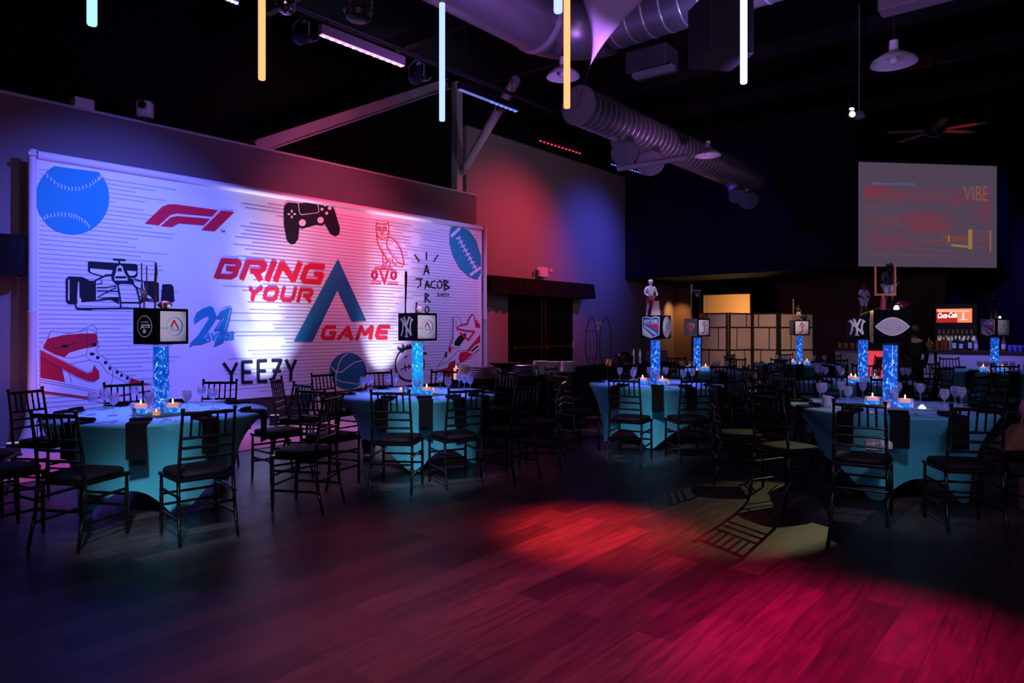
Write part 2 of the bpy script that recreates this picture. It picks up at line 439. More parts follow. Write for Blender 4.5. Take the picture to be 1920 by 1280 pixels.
# ------------------------------------------------------------------ banner backdrop
BY = 10.08
def bp(px, py, k=0):
    p = on_y(px, py, BY-.006-k); return p
def cloth(name, col, rough=.75):
    return mat(name, col, rough, bump=((1.1, 1, .55), .55, .10), spec=.25)
C_WHITE = cloth('white_banner_cloth', (.80, .78, .80)); C_LINE = cloth('lilac_line_print', (.40, .37, .47))
C_BLUE = cloth('azure_print', (.018, .28, .36)); C_NAVY = cloth('steel_blue_print', (.012, .17, .29))
C_RED = cloth('scarlet_print', (.68, .012, .035)); C_BLACK = cloth('black_print', (.008, .008, .014))
C_GREY = cloth('warm_white_print', (.74, .72, .74)); C_SKY = cloth('light_azure_print', (.03, .46, .56)); C_DKRED = cloth('crimson_print', (.50, .01, .03))
BM = [C_WHITE, C_LINE, C_BLUE, C_NAVY, C_RED, C_BLACK, C_GREY, C_SKY, C_DKRED]
WHT, LIN, BLU, NAV, REDD, BLK, GRY, SKY, DRD = range(9)
bx0, bx1 = on_y(69, 500, BY)[0], on_y(903, 500, BY)[0]
bz0, bz1 = .40, 3.66
banner = thing('banner_backdrop', 'wide white printed banner on white posts, with sneakers, racing car and slogan', 'banner', (0, 0, 0))
m = MB()
nx, nzz = 120, 4
vs = []; fs = []
for j in range(nzz+1):
    for i in range(nx+1):
        x = bx0+(bx1-bx0)*i/nx; z = bz0+(bz1-bz0)*j/nzz
        vs.append((x, BY, z))
for j in range(nzz):
    for i in range(nx):
        a = j*(nx+1)+i; fs.append((a, a+1, a+nx+2, a+nx+1))
m.add(vs, fs, WHT)
# thin ruled lines with ragged ends
random.seed(3)
z = bz0+.10; rows = []
while z < bz1-.16:
    l_end = bx0+.9+random.random()*.9
    c_st = bx0+2.4+random.random()*1.1
    c_en = bx0+5.4+random.random()*.9
    r_st = c_en+.12+random.random()*.6
    for (xa, xb) in ((bx0+.02, l_end), (c_st, c_en), (r_st, bx1-.1)):
        if xb > xa: m.add([(xa, BY-.003, z-.006), (xb, BY-.003, z-.006), (xb, BY-.003, z+.006), (xa, BY-.003, z+.006)], [(0, 1, 2, 3)], LIN)
    z += .0585
D = Decal(lambda u, v, k: bp(u, v, k), eps=.0002)
# baseball
def clipc(cx, cy, r, ok, n=48):
    return [(cx+r*math.cos(2*PI*i/n), cy+r*math.sin(2*PI*i/n)) for i in range(n) if ok(cx+r*math.cos(2*PI*i/n), cy+r*math.sin(2*PI*i/n))]
ball = clipc(136, 371, 69, lambda x, y: x > 69.3 and y > 297+(x-69)*.156+4)
D.poly(ball, BLU); D.layer += 1
for arc in ([(75, 313), (90, 330), (110, 347), (130, 354), (150, 354), (170, 347), (185, 336), (193, 330)], [(75, 414), (90, 405), (110, 401), (130, 402), (145, 406), (160, 415), (172, 427)]):
    sgn = 1 if arc[0][1] < 380 else -1
    for i in range(len(arc)-1):
        for q in range(3):
            x = arc[i][0]+(arc[i+1][0]-arc[i][0])*q/3; y = arc[i][1]+(arc[i+1][1]-arc[i][1])*q/3
            D.stroke([(x-2.6, y-4.2*sgn), (x, y), (x-2.6, y+3.6*sgn)], 1.5, GRY)
# racing badge
D.frame(0, 260, 4)
D.poly([(1085, 635), (1215, 510), (1260, 492), (1310, 490), (1635, 535), (1590, 585), (1330, 560), (1280, 570), (1190, 650)], REDD)
D.poly([(1205, 655), (1280, 590), (1330, 578), (1575, 600), (1530, 650), (1340, 635), (1290, 663)], REDD)
D.poly([(1660, 538), (1760, 550), (1610, 695), (1508, 685)], REDD)
D.text('TM', REDD, (1650, 700), (38, 4), (0, -17), bold=.02)
# racing car
D.frame(100, 470, 8)
D.poly([(520, 170), (540, 155), (990, 185), (1240, 197), (1268, 225), (1262, 375), (1225, 410), (1120, 400), (1060, 290), (930, 285), (880, 380), (790, 385), (745, 395), (540, 330), (520, 300)], BLK)
D.poly([(550, 265), (890, 292), (872, 350), (790, 350), (745, 375), (560, 320)], WHT)
D.poly([(1103, 297), (1245, 308), (1238, 350), (1200, 375), (1140, 370)], WHT)
D.stroke([(895, 128), (1085, 140)], 30, BLK); D.stroke([(990, 140), (990, 190)], 28, BLK)
D.poly([(930, 285), (1060, 285), (1120, 400), (1200, 425), (1215, 490), (1180, 500), (1000, 490), (940, 500), (880, 440), (868, 380)], BLK)
D.poly([(1000, 215), (1035, 235), (1060, 320), (1110, 400), (1115, 445), (920, 445), (915, 390), (940, 320), (955, 240)], WHT)
D.poly([(995, 250), (1020, 262), (1035, 310), (960, 310), (970, 262)], BLK); D.poly([(930, 380), (1090, 380), (1100, 415), (930, 415)], BLK)
D.poly([(185, 430), (225, 383), (430, 390), (500, 420), (540, 448), (640, 450), (640, 740), (420, 760), (340, 800), (235, 800), (190, 760)], BLK)
D.poly([(225, 430), (242, 430), (242, 740), (222, 740)], WHT); D.poly([(372, 465), (385, 465), (392, 690), (415, 720), (420, 760), (365, 850), (358, 700)], WHT)
D.layer += 1
for st, w in (([(620, 450), (790, 370), (870, 365)], 26), ([(650, 500), (730, 490), (720, 440)], 14), ([(650, 548), (800, 548), (945, 525)], 15), ([(650, 598), (980, 606)], 16), ([(670, 690), (950, 545)], 15),
              ([(965, 490), (1012, 770), (1012, 860)], 24), ([(1190, 490), (1250, 560), (1300, 770), (1300, 860)], 24), ([(965, 492), (1080, 470), (1190, 492)], 22),
              ([(1010, 775), (1300, 777)], 22), ([(345, 868), (980, 862), (1310, 862), (1560, 880)], 22), ([(345, 868), (330, 800)], 20),
              ([(420, 760), (700, 738), (860, 722), (990, 790)], 18), ([(1240, 540), (1460, 655)], 16), ([(1280, 610), (1450, 662)], 13), ([(1290, 680), (1480, 735)], 14), ([(1300, 790), (1370, 745), (1560, 765)], 16),
              ([(1215, 425), (1330, 455)], 20)):
    D.stroke(st, w, BLK)
D.poly([(660, 710), (800, 695), (985, 692), (990, 790), (860, 722)], BLK)
D.poly([(325, 800), (360, 850), (600, 870), (570, 892), (370, 885), (330, 850)], BLK)
D.poly([(1310, 705), (1400, 710), (1480, 730), (1370, 745), (1310, 775)], BLK)
D.poly([(1330, 450), (1540, 455), (1585, 490), (1585, 770), (1500, 745), (1440, 650), (1370, 610), (1310, 545)], BLK)
D.poly([(1635, 500), (1770, 500), (1805, 540), (1818, 760), (1700, 795), (1610, 780)], BLK)
D.poly([(1340, 470), (1352, 470), (1375, 600), (1350, 580)], WHT)
# slogan
D.frame(0, 0, 1)
D.glyphs('BRING', REDD, (400, 521.5), (201, 12), (15, -38), .245, gap=.028)
D.glyphs('YOUR', REDD, (459, 564), (124, 3.5), (7, -27), .235, gap=.035)
D.glyphs('GAME', REDD, (600, 636.5), (129, .5), (7, -27), .235, gap=.035)
D.frame(480, 340, 4)
D.poly([(615, 580), (828, 1045), (718, 1047), (612, 815), (425, 1200), (285, 1200)], NAV)
# game pad
D.poly([(215, 180), (240, 158), (290, 160), (320, 165), (460, 150), (520, 175), (570, 180), (590, 215), (630, 350), (625, 395), (600, 412), (560, 395), (520, 320), (490, 332), (460, 325), (380, 345), (350, 355), (325, 345), (318, 430), (290, 470), (260, 472), (230, 440), (210, 330), (207, 230)], BLK)
D.stroke([(318, 165), (326, 235), (340, 250), (460, 235), (472, 225), (462, 152)], 5, GRY, up=True)
for dx, dy in ((0, -22), (0, 22), (-22, 0), (22, 0)):
    D.poly([(268+dx*.35, 245+dy*.35), (268+dx+dy*.4, 245+dy+dx*.4), (268+dx*1.6, 245+dy*1.6), (268+dx-dy*.4, 245+dy-dx*.4)], GRY, up=False)
for c in ((348, 310, 26), (484, 290, 24), (495, 208, 11), (530, 238, 12), (553, 200, 14), (518, 178, 10)): D.disc(c[:2], c[2], GRY)
# owl over three letters
D.layer += 1
for st, cl in (([(905, 308), (925, 318), (970, 318), (995, 308), (998, 380), (985, 420), (950, 432), (915, 415), (900, 380)], 1), ([(935, 370), (948, 400), (958, 372)], 0),
               ([(1000, 410), (1050, 450), (1085, 510), (1100, 560), (1112, 625), (1060, 600), (1010, 540), (985, 500), (980, 450)], 1), ([(903, 400), (915, 470), (950, 540), (952, 600), (965, 610)], 0),
               ([(950, 530), (990, 600), (1025, 585), (1025, 610), (1060, 635), (1095, 640), (1112, 625)], 0), ([(965, 605), (945, 650)], 0), ([(985, 600), (965, 650)], 0), ([(1010, 605), (1000, 650)], 0)):
    D.stroke(st, 6.5, REDD, closed=bool(cl))
for x in (924, 966):
    D.ring((x, 356), 13, 6, REDD); D.disc((x, 356), 4.5, REDD)
D.stroke([(893, 655), (1028, 660)], 11, REDD)
D.ring((890, 705), 18, 14, REDD, ry=26); D.ring((1033, 707), 18, 14, REDD, ry=26); D.stroke([(930, 668), (964, 768), (992, 668)], 13, REDD)
D.stroke([(865, 764), (940, 767)], 11, REDD); D.stroke([(988, 768), (1067, 772)], 11, REDD)
# handwritten names
D.layer += 1
for st in ([(1190, 550), (1225, 597)], [(1278, 535), (1280, 582)], [(1365, 553), (1335, 598)], [(1260, 697), (1280, 628), (1298, 692)], [(1268, 672), (1292, 672)],
           [(1200, 730), (1248, 732)], [(1232, 732), (1236, 780), (1212, 795)], [(1268, 803), (1283, 745), (1300, 797)], [(1272, 780), (1298, 778)], [(1345, 745), (1318, 755), (1310, 790), (1348, 800)],
           [(1412, 742), (1415, 812)], [(1410, 740), (1442, 752), (1418, 772), (1452, 795), (1415, 813)], [(1270, 905), (1270, 840), (1297, 852), (1274, 875), (1308, 905)]):
    D.stroke(st, 9, BLK, round_ends=True)
D.ring((1378, 772), 18, 7, BLK, ry=28); D.ring((1283, 960), 14, 7, BLK, ry=24)
D.text('5/4/24', BLK, (1360, 862), (88, 3), (0, -30), bold=.0)
# football
D.poly([(1462, 345), (1480, 338), (1540, 340), (1600, 370), (1650, 440), (1688, 560), (1688, 690), (1660, 735), (1600, 715), (1530, 650), (1480, 560), (1455, 470), (1452, 400)], BLU)
D.layer += 1
D.stroke([(1462, 412), (1530, 350)], 22, GRY); D.stroke([(1606, 702), (1686, 645)], 20, GRY)
for i in range(8):
    x = 1512+i*17.5; y = 420+i*31
    D.stroke([(x-12, y+14), (x+6, y), (x+24, y-4)], 9, GRY)
    D.stroke([(x+6, y), (x+20, y+28)], 9, GRY)
# numerals with word
D.frame(240, 460, 5.82)
D.poly([(725, 860), (720, 800), (745, 735), (810, 690), (890, 660), (930, 672), (968, 775), (950, 830), (830, 1000), (790, 1035), (905, 1040), (800, 1080), (720, 1080), (668, 1108), (680, 1065), (760, 985), (880, 800), (872, 760), (790, 810)], BLU)
D.poly([(955, 800), (1010, 720), (1090, 680), (1140, 680), (1118, 790), (1075, 960), (1040, 1060), (935, 1108), (955, 1030), (1000, 930), (930, 935), (1020, 800)], BLU)
D.layer += 1
D.stroke([(735, 850), (800, 790), (885, 765), (890, 790), (770, 990)], 5, SKY); D.stroke([(1120, 690), (1055, 930)], 5, GRY); D.stroke([(970, 910), (1050, 790)], 5, GRY)
D.text('SAVAGE', NAV, (788, 1035), (370, -2), (8, -82), bold=.055)
D.text('SAVAGE', SKY, (796, 1028), (352, -2), (8, -66), bold=.02)
# capital letters
D.frame(0, 0, 1); D.layer += 1
for st in ([(419, 680), (434, 701), (444.5, 679.5)], [(434, 700), (434, 720)], [(474, 678.5), (455, 679), (455, 716.5), (474, 716)], [(455, 697.5), (471, 697.5)],
           [(501, 676.5), (484.5, 677.5), (484.5, 715), (501.5, 714.5)], [(484.5, 696), (499, 696)], [(509, 676.5), (527, 676), (511, 713.5), (529.5, 713)], [(511, 696), (527, 695.5)],
           [(536, 675), (546, 695), (555, 674)], [(546, 694), (545, 714)]):
    D.stroke(st, 5.6, BLK)
# basketball
D.layer += 1; D.disc((652.5, 695), 34.2, NAV, n=40); D.frame(480, 560, 4); D.layer += 1
for st in ([(690, 410), (650, 435), (620, 490), (600, 575), (600, 640)], [(567, 510), (595, 545), (640, 550), (690, 510), (740, 475), (800, 462)], [(560, 585), (640, 620), (760, 640), (820, 600)]): D.stroke(st, 6.5, GRY)
# stitched face
D.frame(720, 620, 12.8); D.layer += 1
D.disc((620, 800), 345, GRY, n=48, ry=395); D.layer += 1; D.ring((620, 800), 345, 28, BLK, ry=395, n=56)
for st in ([(330, 400), (420, 500)], [(450, 330), (470, 470)], [(400, 420), (430, 510)], [(560, 340), (560, 440)], [(620, 320), (630, 420)], [(700, 320), (700, 420)], [(960, 400), (900, 480)], [(1030, 540), (950, 540)], [(780, 330), (760, 420)], [(860, 350), (830, 440)]):
    D.stroke(st, 42, BLK)
D.stroke([(410, 520), (480, 440), (620, 400), (760, 410), (880, 470), (960, 560)], 70, BLK)
for st in ([(490, 655), (560, 590)], [(700, 590), (770, 655)], [(400, 945), (500, 880), (640, 855), (760, 870), (850, 930)], [(500, 800), (520, 970)], [(600, 790), (610, 930)], [(700, 790), (700, 930)]): D.stroke(st, 30, BLK)
# high-top sneaker, left
D.frame(60, 590, 6.737)
D.poly([(105, 980), (100, 430), (150, 330), (200, 290), (235, 210), (470, 232), (590, 215), (765, 125), (815, 180), (828, 330), (812, 470), (900, 520), (1050, 680), (1230, 790), (1530, 885), (1530, 900), (1500, 1080), (900, 1110), (720, 1060)], GRY)
D.poly([(140, 400), (200, 300), (400, 255), (620, 235), (810, 235), (830, 330), (815, 400), (640, 430), (470, 480), (410, 540), (280, 500), (150, 430)], DRD)
D.poly([(105, 500), (200, 560), (375, 680), (410, 850), (105, 795)], DRD)
D.poly([(105, 450), (300, 540), (500, 640), (700, 740), (760, 720), (790, 640), (850, 720), (850, 800), (780, 845), (700, 835), (560, 780), (380, 680), (105, 520)], REDD)
D.poly([(1250, 795), (1400, 850), (1530, 885), (1380, 897), (1215, 897)], DRD)
D.layer += 1
D.stroke([(105, 968), (520, 1020), (740, 1052), (1000, 1040), (1500, 960)], 24, DRD)
for st in ([(105, 820), (400, 870), (830, 962)], [(105, 850), (400, 900), (820, 985)], [(710, 420), (680, 520), (740, 580), (860, 600), (940, 720), (1020, 770), (1010, 850), (940, 930)], [(410, 545), (560, 540), (690, 500)],
           [(480, 620), (740, 570)], [(460, 690), (500, 860)], [(375, 670), (415, 850)], [(1020, 680), (1020, 770), (1200, 860)], [(200, 300), (235, 210), (470, 235), (590, 215), (765, 125), (815, 180), (825, 330)], [(600, 215), (700, 180), (780, 195), (815, 235)],
           [(830, 330), (845, 400), (800, 440), (840, 500), (870, 520), (920, 540), (960, 620), (1020, 660), (1080, 700), (1150, 740), (1240, 795)], [(1240, 800), (1215, 860), (1160, 920)], [(105, 445), (300, 530), (500, 628), (700, 728), (760, 705), (790, 630)], [(850, 800), (780, 852), (690, 842), (550, 790), (375, 690), (105, 530)], [(695, 180), (697, 400)]):
    D.stroke(st, 6, BLK)
for c in ((760, 495, 34, 20), (830, 540, 24, 22), (928, 605, 20, 22), (985, 675, 20, 24), (1075, 725, 20, 22), (1130, 765, 18, 22), (1203, 800, 20, 22), (785, 375, 30, 20)): D.disc(c[:2], c[2], BLK, ry=c[3])
D.disc((415, 395), 42, BLK, ry=20); D.stroke([(270, 430), (415, 400), (580, 345)], 9, BLK)
# sneaker, right
D.frame(820, 560, 8)
D.poly([(240, 270), (310, 265), (365, 385), (450, 370), (480, 290), (525, 230), (645, 430), (645, 770), (560, 850), (330, 960), (240, 1010), (0, 1070), (0, 1020), (110, 870), (185, 700), (240, 500)], GRY)
D.poly([(525, 230), (575, 320), (642, 395), (642, 440), (570, 432), (555, 330)], REDD)
D.poly([(440, 785), (520, 680), (645, 545), (645, 650), (560, 700), (480, 795)], REDD)
D.poly([(330, 830), (350, 802), (440, 790), (535, 832), (460, 890), (340, 962), (320, 900)], REDD)
D.poly([(0, 1068), (150, 1050), (180, 955), (270, 920), (265, 1150), (0, 1150)], DRD)
D.poly([(320, 560), (430, 512), (430, 580), (380, 640), (330, 712), (255, 700), (260, 640)], BLK)
D.poly([(105, 870), (130, 785), (150, 800), (140, 885)], BLK); D.poly([(160, 760), (185, 700), (220, 750), (185, 830)], REDD)
D.layer += 1
D.stroke([(285, 440), (330, 405), (450, 385), (482, 290), (523, 232)], 20, DRD); D.stroke([(290, 450), (420, 480), (555, 492), (465, 620), (340, 510)], 30, REDD)
D.stroke([(510, 790), (612, 705)], 24, BLK)
for st in ([(530, 830), (635, 750)], [(550, 815), (635, 770)], [(240, 545), (240, 270), (310, 268), (340, 300), (365, 385)], [(240, 545), (225, 620), (185, 720)], [(110, 870), (0, 1025)], [(0, 1022), (150, 940), (230, 870), (300, 782), (430, 780), (480, 760)], [(440, 790), (645, 540)],
           [(345, 390), (455, 372), (475, 285), (523, 222), (640, 395)], [(210, 720), (240, 745), (340, 735)], [(215, 560), (245, 600), (205, 620), (235, 660), (195, 680)], [(282, 300), (282, 420)]): D.stroke(st, 7, BLK)
m.add(D.mb.v, D.mb.f); 
for i in range(len(D.mb.f)): m.m[len(m.m)-len(D.mb.f)+i] = D.mb.m[i]
m.build('printed_cloth', BM, banner, normals=False)
POSTC = mat('white_spandex_sleeve', (.62, .58, .62), .7, bump=((3, 3, .8), .4, .03))
MB().tube([(bx0-.1, BY+.0, 3.66), (bx1+.04, BY+.0, 3.66)], .028, 10).build('top_rod', POSTC, banner, smooth=True)
MB().tube([(bx0, BY+.0, 3.655), (bx1, BY+.0, 3.655)], .055, 16).build('rod_pocket', cloth('rod_pocket_cloth', (.72, .68, .70)), banner, smooth=True)
for k, (px, py, zt) in enumerate(((61, 840, 3.72), (594, 782, 3.66), (906, 740, 3.72))):
    F = CH*FPX/(py-HZ); x, y = at(px, F)
    if k: x = on_y(px, py, 10.16)[0]
    y = 10.16 if k == 1 else 10.12
    MB().lathe([(.20, 0), (.17, .04), (.085, .30), (.06, .62), (.052, 1.3), (.052, 1.68), (.06, 1.7), (.05, 1.72), (.05, zt)], (x, y, 0), 14).build('post', POSTC, banner, smooth=True)

# ------------------------------------------------------------------ camera and small box on top of the wall
cx = on_y(156, 200, 10.5)
o = MB().rbox((0, 0, .075), (.24, .16, .15), .01).build('junction_box', WHITEPLASTIC, loc=(cx[0], 10.52, 4.46)); tag(o, 'plain white box on top of the purple wall', 'box')
cx = on_y(273, 218, 10.5)
t = thing('security_camera', 'white dome camera on top of the purple wall', 'camera', (cx[0], 10.52, 4.46), rad(-40))
MB().lathe([(.12, 0), (.12, .06), (.09, .08)], n=16).build('base', DARKMETAL, t, smooth=True)
MB().rbox((0, 0, .2), (.21, .2, .25), .05).build('head', WHITEPLASTIC, t, smooth=True)
MB().lathe([(.055, 0), (.055, .03), (.04, .035)], (0, -.1, .24), 16, M=Matrix.Rotation(rad(90), 3, 'X')).build('lens', BOXBLACK, t, smooth=True)
# ================================================================== CEILING
DUCT = mat('galvanised_duct', (.40, .38, .44), .38, .75)
RINGM = mat('duct_seam_metal', (.8, .78, .85), .32, .6)
def ductpipe(name, label, pts, r, step=None):
    t = thing(name, label, 'air duct')
    MB().tube(pts, r, 28).build('pipe', DUCT, t, smooth=True)
    return t
# main duct along x, elbow, then spiral branch along -y
ex, ey, ez, dr = 8.15, 5.75, 5.65, .40
pts = [(1.2, ey, ez), (ex-.7, ey, ez)]
for k in range(1, 7):
    a = rad(90-15*k); pts.append((ex-.7+.7*math.cos(a), ey-.7+.7*math.sin(a), ez))
t = ductpipe('main_air_duct', 'large smooth round duct ending in an elbow above the hall', pts, dr)
MB().tube([(ex-.75, ey, ez), (ex-.68, ey, ez)], dr+.02, 28).build('flange', RINGM, t, smooth=True)
by0 = ey-.7
t = ductpipe('spiral_air_duct', 'silver spiral duct running from the elbow to the upper right', [(ex, by0-.06, ez), (ex, -4.5, ez)], .34)
m = MB()
for k in range(38): m.tube([(ex, by0-.15-k*.25, ez), (ex, by0-.16-k*.25, ez), (ex, by0-.17-k*.25, ez), (ex, by0-.18-k*.25, ez)], [.34, .349, .349, .34], 24, cap=False)
m.build('seam_rings', RINGM, t, smooth=True)
# second spiral duct
D0 = W((1086-960)/FPX*10.9, 10.9); D0 = (D0[0], D0[1], zat(198, 10.9))
D1 = (16.4, D0[1], D0[2])
t = ductpipe('capped_spiral_duct', 'long ringed spiral duct with flat end cap hanging in mid hall', [D0, D1], .30)
m = MB()
for k in range(44): m.tube([(D0[0]+.15+k*.16, D0[1], D0[2]), (D0[0]+.158+k*.16, D0[1], D0[2]), (D0[0]+.168+k*.16, D0[1], D0[2]), (D0[0]+.176+k*.16, D0[1], D0[2])], [.3, .306, .306, .3], 24, cap=False)
m.build('seam_rings', RINGM, t, smooth=True)
MB().tube([(D0[0]-.03, D0[1], D0[2]), (D0[0]+.01, D0[1], D0[2])], .315, 28).build('end_cap', mat('dull_cap_metal', (.36, .30, .36), .6, .1), t, smooth=True)
for xo, rr in ((1.3, .2), (2.2, .22), (6.2, .16), (6.9, .2)):
    MB().tube([(D0[0]+xo, D0[1], D0[2]-.25), (D0[0]+xo, D0[1]-.05, D0[2]-.42), (D0[0]+xo-.12, D0[1]-.12, D0[2]-.55)], [rr, rr, rr*1.15], 18).build('outlet', DUCT, t, smooth=True)

# steel post and braces standing on the wall top
p = on_y(857, 350, 10.6)
tag(MB().box((p[0], 10.6, 4.46+1.2), (.17, .17, 2.4)).build('steel_column', GREYPIPE), 'upright grey steel post standing on the end of the wall', 'post')
a, b2 = on_y(481, 276, 10.6), on_y(838, 158, 10.6)
v = Vector(b2)-Vector(a); ang = math.atan2(v.z, v.x)
m = MB(); R3 = Matrix.Rotation(-ang, 3, 'Y'); c0 = (Vector(a)+Vector(b2))/2
m.box(c0, (v.length, .03, .2), M=R3)
for sg in (-1, 1): m.box(c0+R3 @ Vector((0, 0, sg*.1)), (v.length, .18, .025), M=R3)
tag(m.build('diagonal_beam', GREYPIPE), 'diagonal grey steel beam rising above the banner wall', 'beam')
a = on_y(868, 322, 10.5); F = 11.6; xy = at(967, F); b3 = (xy[0], xy[1], zat(150, F))
t = thing('diagonal_pipe', 'diagonal grey pipe brace between wall end and big duct', 'pipe')
MB().tube([a, b3], .085, 14).build('pipe', GREYPIPE, t, smooth=True)
mid = Vector(a).lerp(Vector(b3), .78)
MB().tube([mid-Vector((0, 0, .1)), mid+Vector((0, 0, .12))], .10, 12).build('clamp', DARKMETAL, t, smooth=True)
# lighting rail with batten lights
RZ = 4.5
F = (RZ-CH)*FPX/(HZ-96); xx = at(680, F); RYY = xx[1]
def rail_x(px): return on_y(px, 100, RYY)[0]
tag(MB().tube([(-2, RYY+.05, RZ+.22), (8.3, RYY+.05, RZ+.22)], .028, 10).build('lighting_rail', DARKMETAL, smooth=True), 'long black rail carrying the batten lights', 'rail')
def batten(pa, pb, off, body, led, es, label, dots):
    xa, xb = on_y(pa, 100, RYY+off)[0], on_y(pb, 100, RYY+off)[0]
    L_ = xb-xa
    dl = max(.0, 1)
    t = thing('hanging_batten_light', label, 'batten light', ((xa+xb)/2, RYY+off, RZ), group=None)
    MB().rbox((0, 0, .06), (L_, .07, .10), .01).build('housing', body, t)
    MB().box((0, 0, .004), (L_-.02, .055, .008)).build('lens_strip', dots[0], t)
    m = MB(); n = 12
    for i in range(n): m.ball((-L_/2+L_*(i+.5)/n, 0, -.002), .02, 8, sc=(1, 1, .5))
    m.build('led', led, t)
    for sx in (-.4, .4): MB().tube([(sx*L_, 0, .1), (sx*L_, .05, .189)], .011, 6).build('bracket', DARKMETAL, t)
    return t, (xa, xb)
LPINK = mat('pink_lit_lens', (.5, .3, .5), .4, emit=(.95, .36, .85), es=1.3); LBLU = mat('blue_lit_lens', (.3, .4, .8), .4, emit=(.16, .24, .75), es=.6)
LOFF = mat('dim_lens', (.05, .04, .05), .4)
ERED = mat('red_led', (.5, 0, 0), .4, emit=(1, .03, .04), es=3); EBLU = mat('blue_led', (0, 0, .5), .4, emit=(.04, .14, 1), es=4); EWP = mat('white_pink_led', (.5, .4, .4), .4, emit=(1, .5, .6), es=5)
EWB = mat('white_blue_led', (.5, .5, .6), .4, emit=(.5, .7, 1), es=5)
HB = mat('mauve_batten_housing', (.22, .16, .22), .5)
batten(350, 447, 0, HB, EWB, 1, 'leftmost overhead batten light glowing blue', (LBLU,))
batten(600, 757, 0, HB, EWP, 1, 'long overhead batten light glowing pink above the slogan', (LPINK,))
F2 = None
def batten_at(pa, ya, pb, yb, z, *args):
    Fa, Fb = (z-CH)*FPX/(HZ-ya), (z-CH)*FPX/(HZ-yb)
    A, B = at(pa, Fa), at(pb, Fb)
    c = ((A[0]+B[0])/2, (A[1]+B[1])/2, z); L_ = math.hypot(B[0]-A[0], B[1]-A[1]); rz = math.atan2(B[1]-A[1], B[0]-A[0])
    body, led, label, lens, off = args
    t = thing('hanging_batten_light', label, 'batten light', c, rz)
    MB().rbox((0, 0, .06), (L_, .07, .09), .01).build('housing', body, t)
    MB().box((0, 0, .004), (L_-.02, .055, .008)).build('lens_strip', lens, t)
    m = MB(); n = 12
    for i in range(n):
        if off and i < 6: continue
        m.ball((-L_/2+L_*(i+.5)/n, 0, -.002), .02, 8, sc=(1, 1, .6))
    m.build('led', led, t)
    for sx in (-.4, .4): MB().tube([(sx*L_, 0, .1), (sx*L_, 0, 6.98-z)], .008, 6).build('hanger', DARKMETAL, t)
batten_at(860, 168, 970, 210, 4.7, DARKMETAL, EBLU, 'batten light with blue dots crossing the diagonal pipe', LBLU, True)
batten_at(1010, 263, 1090, 288, 4.7, DARKMETAL, ERED, 'batten light with red dots above the double doors', LOFF, False)
batten_at(1145, 307, 1208, 326, 4.7, DARKMETAL, EBLU, 'far batten light with blue dots near the wall corner', LOFF, False)
# purple tube cover beneath the capped duct
A = at(1160, 11.6); B = at(1292, 10.4)
tag(MB().tube([(*A, zat(316, 11.6)), (*B, zat(294, 10.4))], .05, 12).build('hanging_tube_light', mat('lavender_tube', (.45, .36, .5), .5), smooth=True), 'pale purple tube fixture under the capped duct', 'light fixture')
# hanging LED tubes
def led_tube(px, ybot, F, col, es, label, L_=1.0, side=None):
    x, y = at(px, F); zb = zat(ybot, F)
    t = thing('led_tube', label, 'tube light', (x, y, zb), group='hanging LED tubes')
    em = mat('led_tube_'+side, col, .4, emit=col, es=es)
    MB().lathe([(.001, 0), (.022, .002), (.025, .01), (.025, L_)], n=20, cap=(True, True)).build('glowing_tube', em, t, smooth=True)
    MB().lathe([(.026, L_), (.026, L_+.05), (.012, L_+.06)], n=20).build('end_cap', WHITEPLASTIC, t, smooth=True)
    MB().tube([(0, 0, L_+.05), (0, 0, 6.98-zb)], .0025, 5).build('cord', WHITEPLASTIC, t)
    return (x, y, zb+L_/2)
TUBES = [led_tube(172.5, 48, 3.8, (.30, .78, 1), 1.6, 'leftmost hanging tube light, glowing pale blue', side='cyan'),
         led_tube(491, 150, 4.9, (1, .28, .10), 2.2, 'left glowing orange hanging tube light over the banner side', side='orange'),
         led_tube(829, 227, 5.9, (.30, .42, 1), 1.9, 'blue-white hanging tube light with white cap visible', side='blue'),
         led_tube(1063, 203, 5.3, (1, .30, .10), 2.2, 'glowing orange hanging tube light before the capped duct', L_=1.05, side='orange'),
         led_tube(1046.5, 24, 3.9, (.30, .48, 1), 2.0, 'short visible end of blue tube light beside the orange one', side='blue'),
         led_tube(1394.5, 157, 5.1, (.45, .62, 1), 2.6, 'rightmost hanging tube light, glowing blue-white', side='white')]
# stretched sail
SAILM = mat('white_stretch_sail', (.55, .46, .58), .8)
Fa = 7.5; cs = Vector((*at(1107, Fa), zat(121, Fa)))
e1 = Vector((*at(1068, 6.2), zat(-60, 6.2))); e2 = Vector((*at(1275, 6.0), zat(-60, 6.0)))
n = 14; vs = []; fs = []
for i in range(n+1):
    u = i/n
    pl = cs.lerp(e1, u); pr = cs.lerp(e2, u)
    mid = (pl+pr)/2
    w = (1-.75*math.sin(PI*u)*(1-u*.45)) if u < 1 else 1
    w = .25+.75*u**.9 if 0 < u else 1
    for j in range(7):
        q = j/6
        p = pl.lerp(pr, q); p = mid.lerp(p, w if u > 0 else 1)
        if j not in (0, 6): p = p+Vector((0, .0, -.10*math.sin(PI*q)*u))
        vs.append(p)
for i in range(n):
    for j in range(6): fs.append((i*7+j, i*7+j+1, (i+1)*7+j+1, (i+1)*7+j))
t = thing('stretch_sail', 'pale stretched fabric sail coming to a point under the duct', 'sail')
o = MB().add(vs, fs).build('fabric', SAILM, t, smooth=True)
sm = o.modifiers.new('thickness', 'SOLIDIFY'); sm.thickness = .006
MB().tube([cs, Vector((D0[0]-.05, D0[1], D0[2]-.02))], .006, 6).build('tie_cord', DARKMETAL, t)
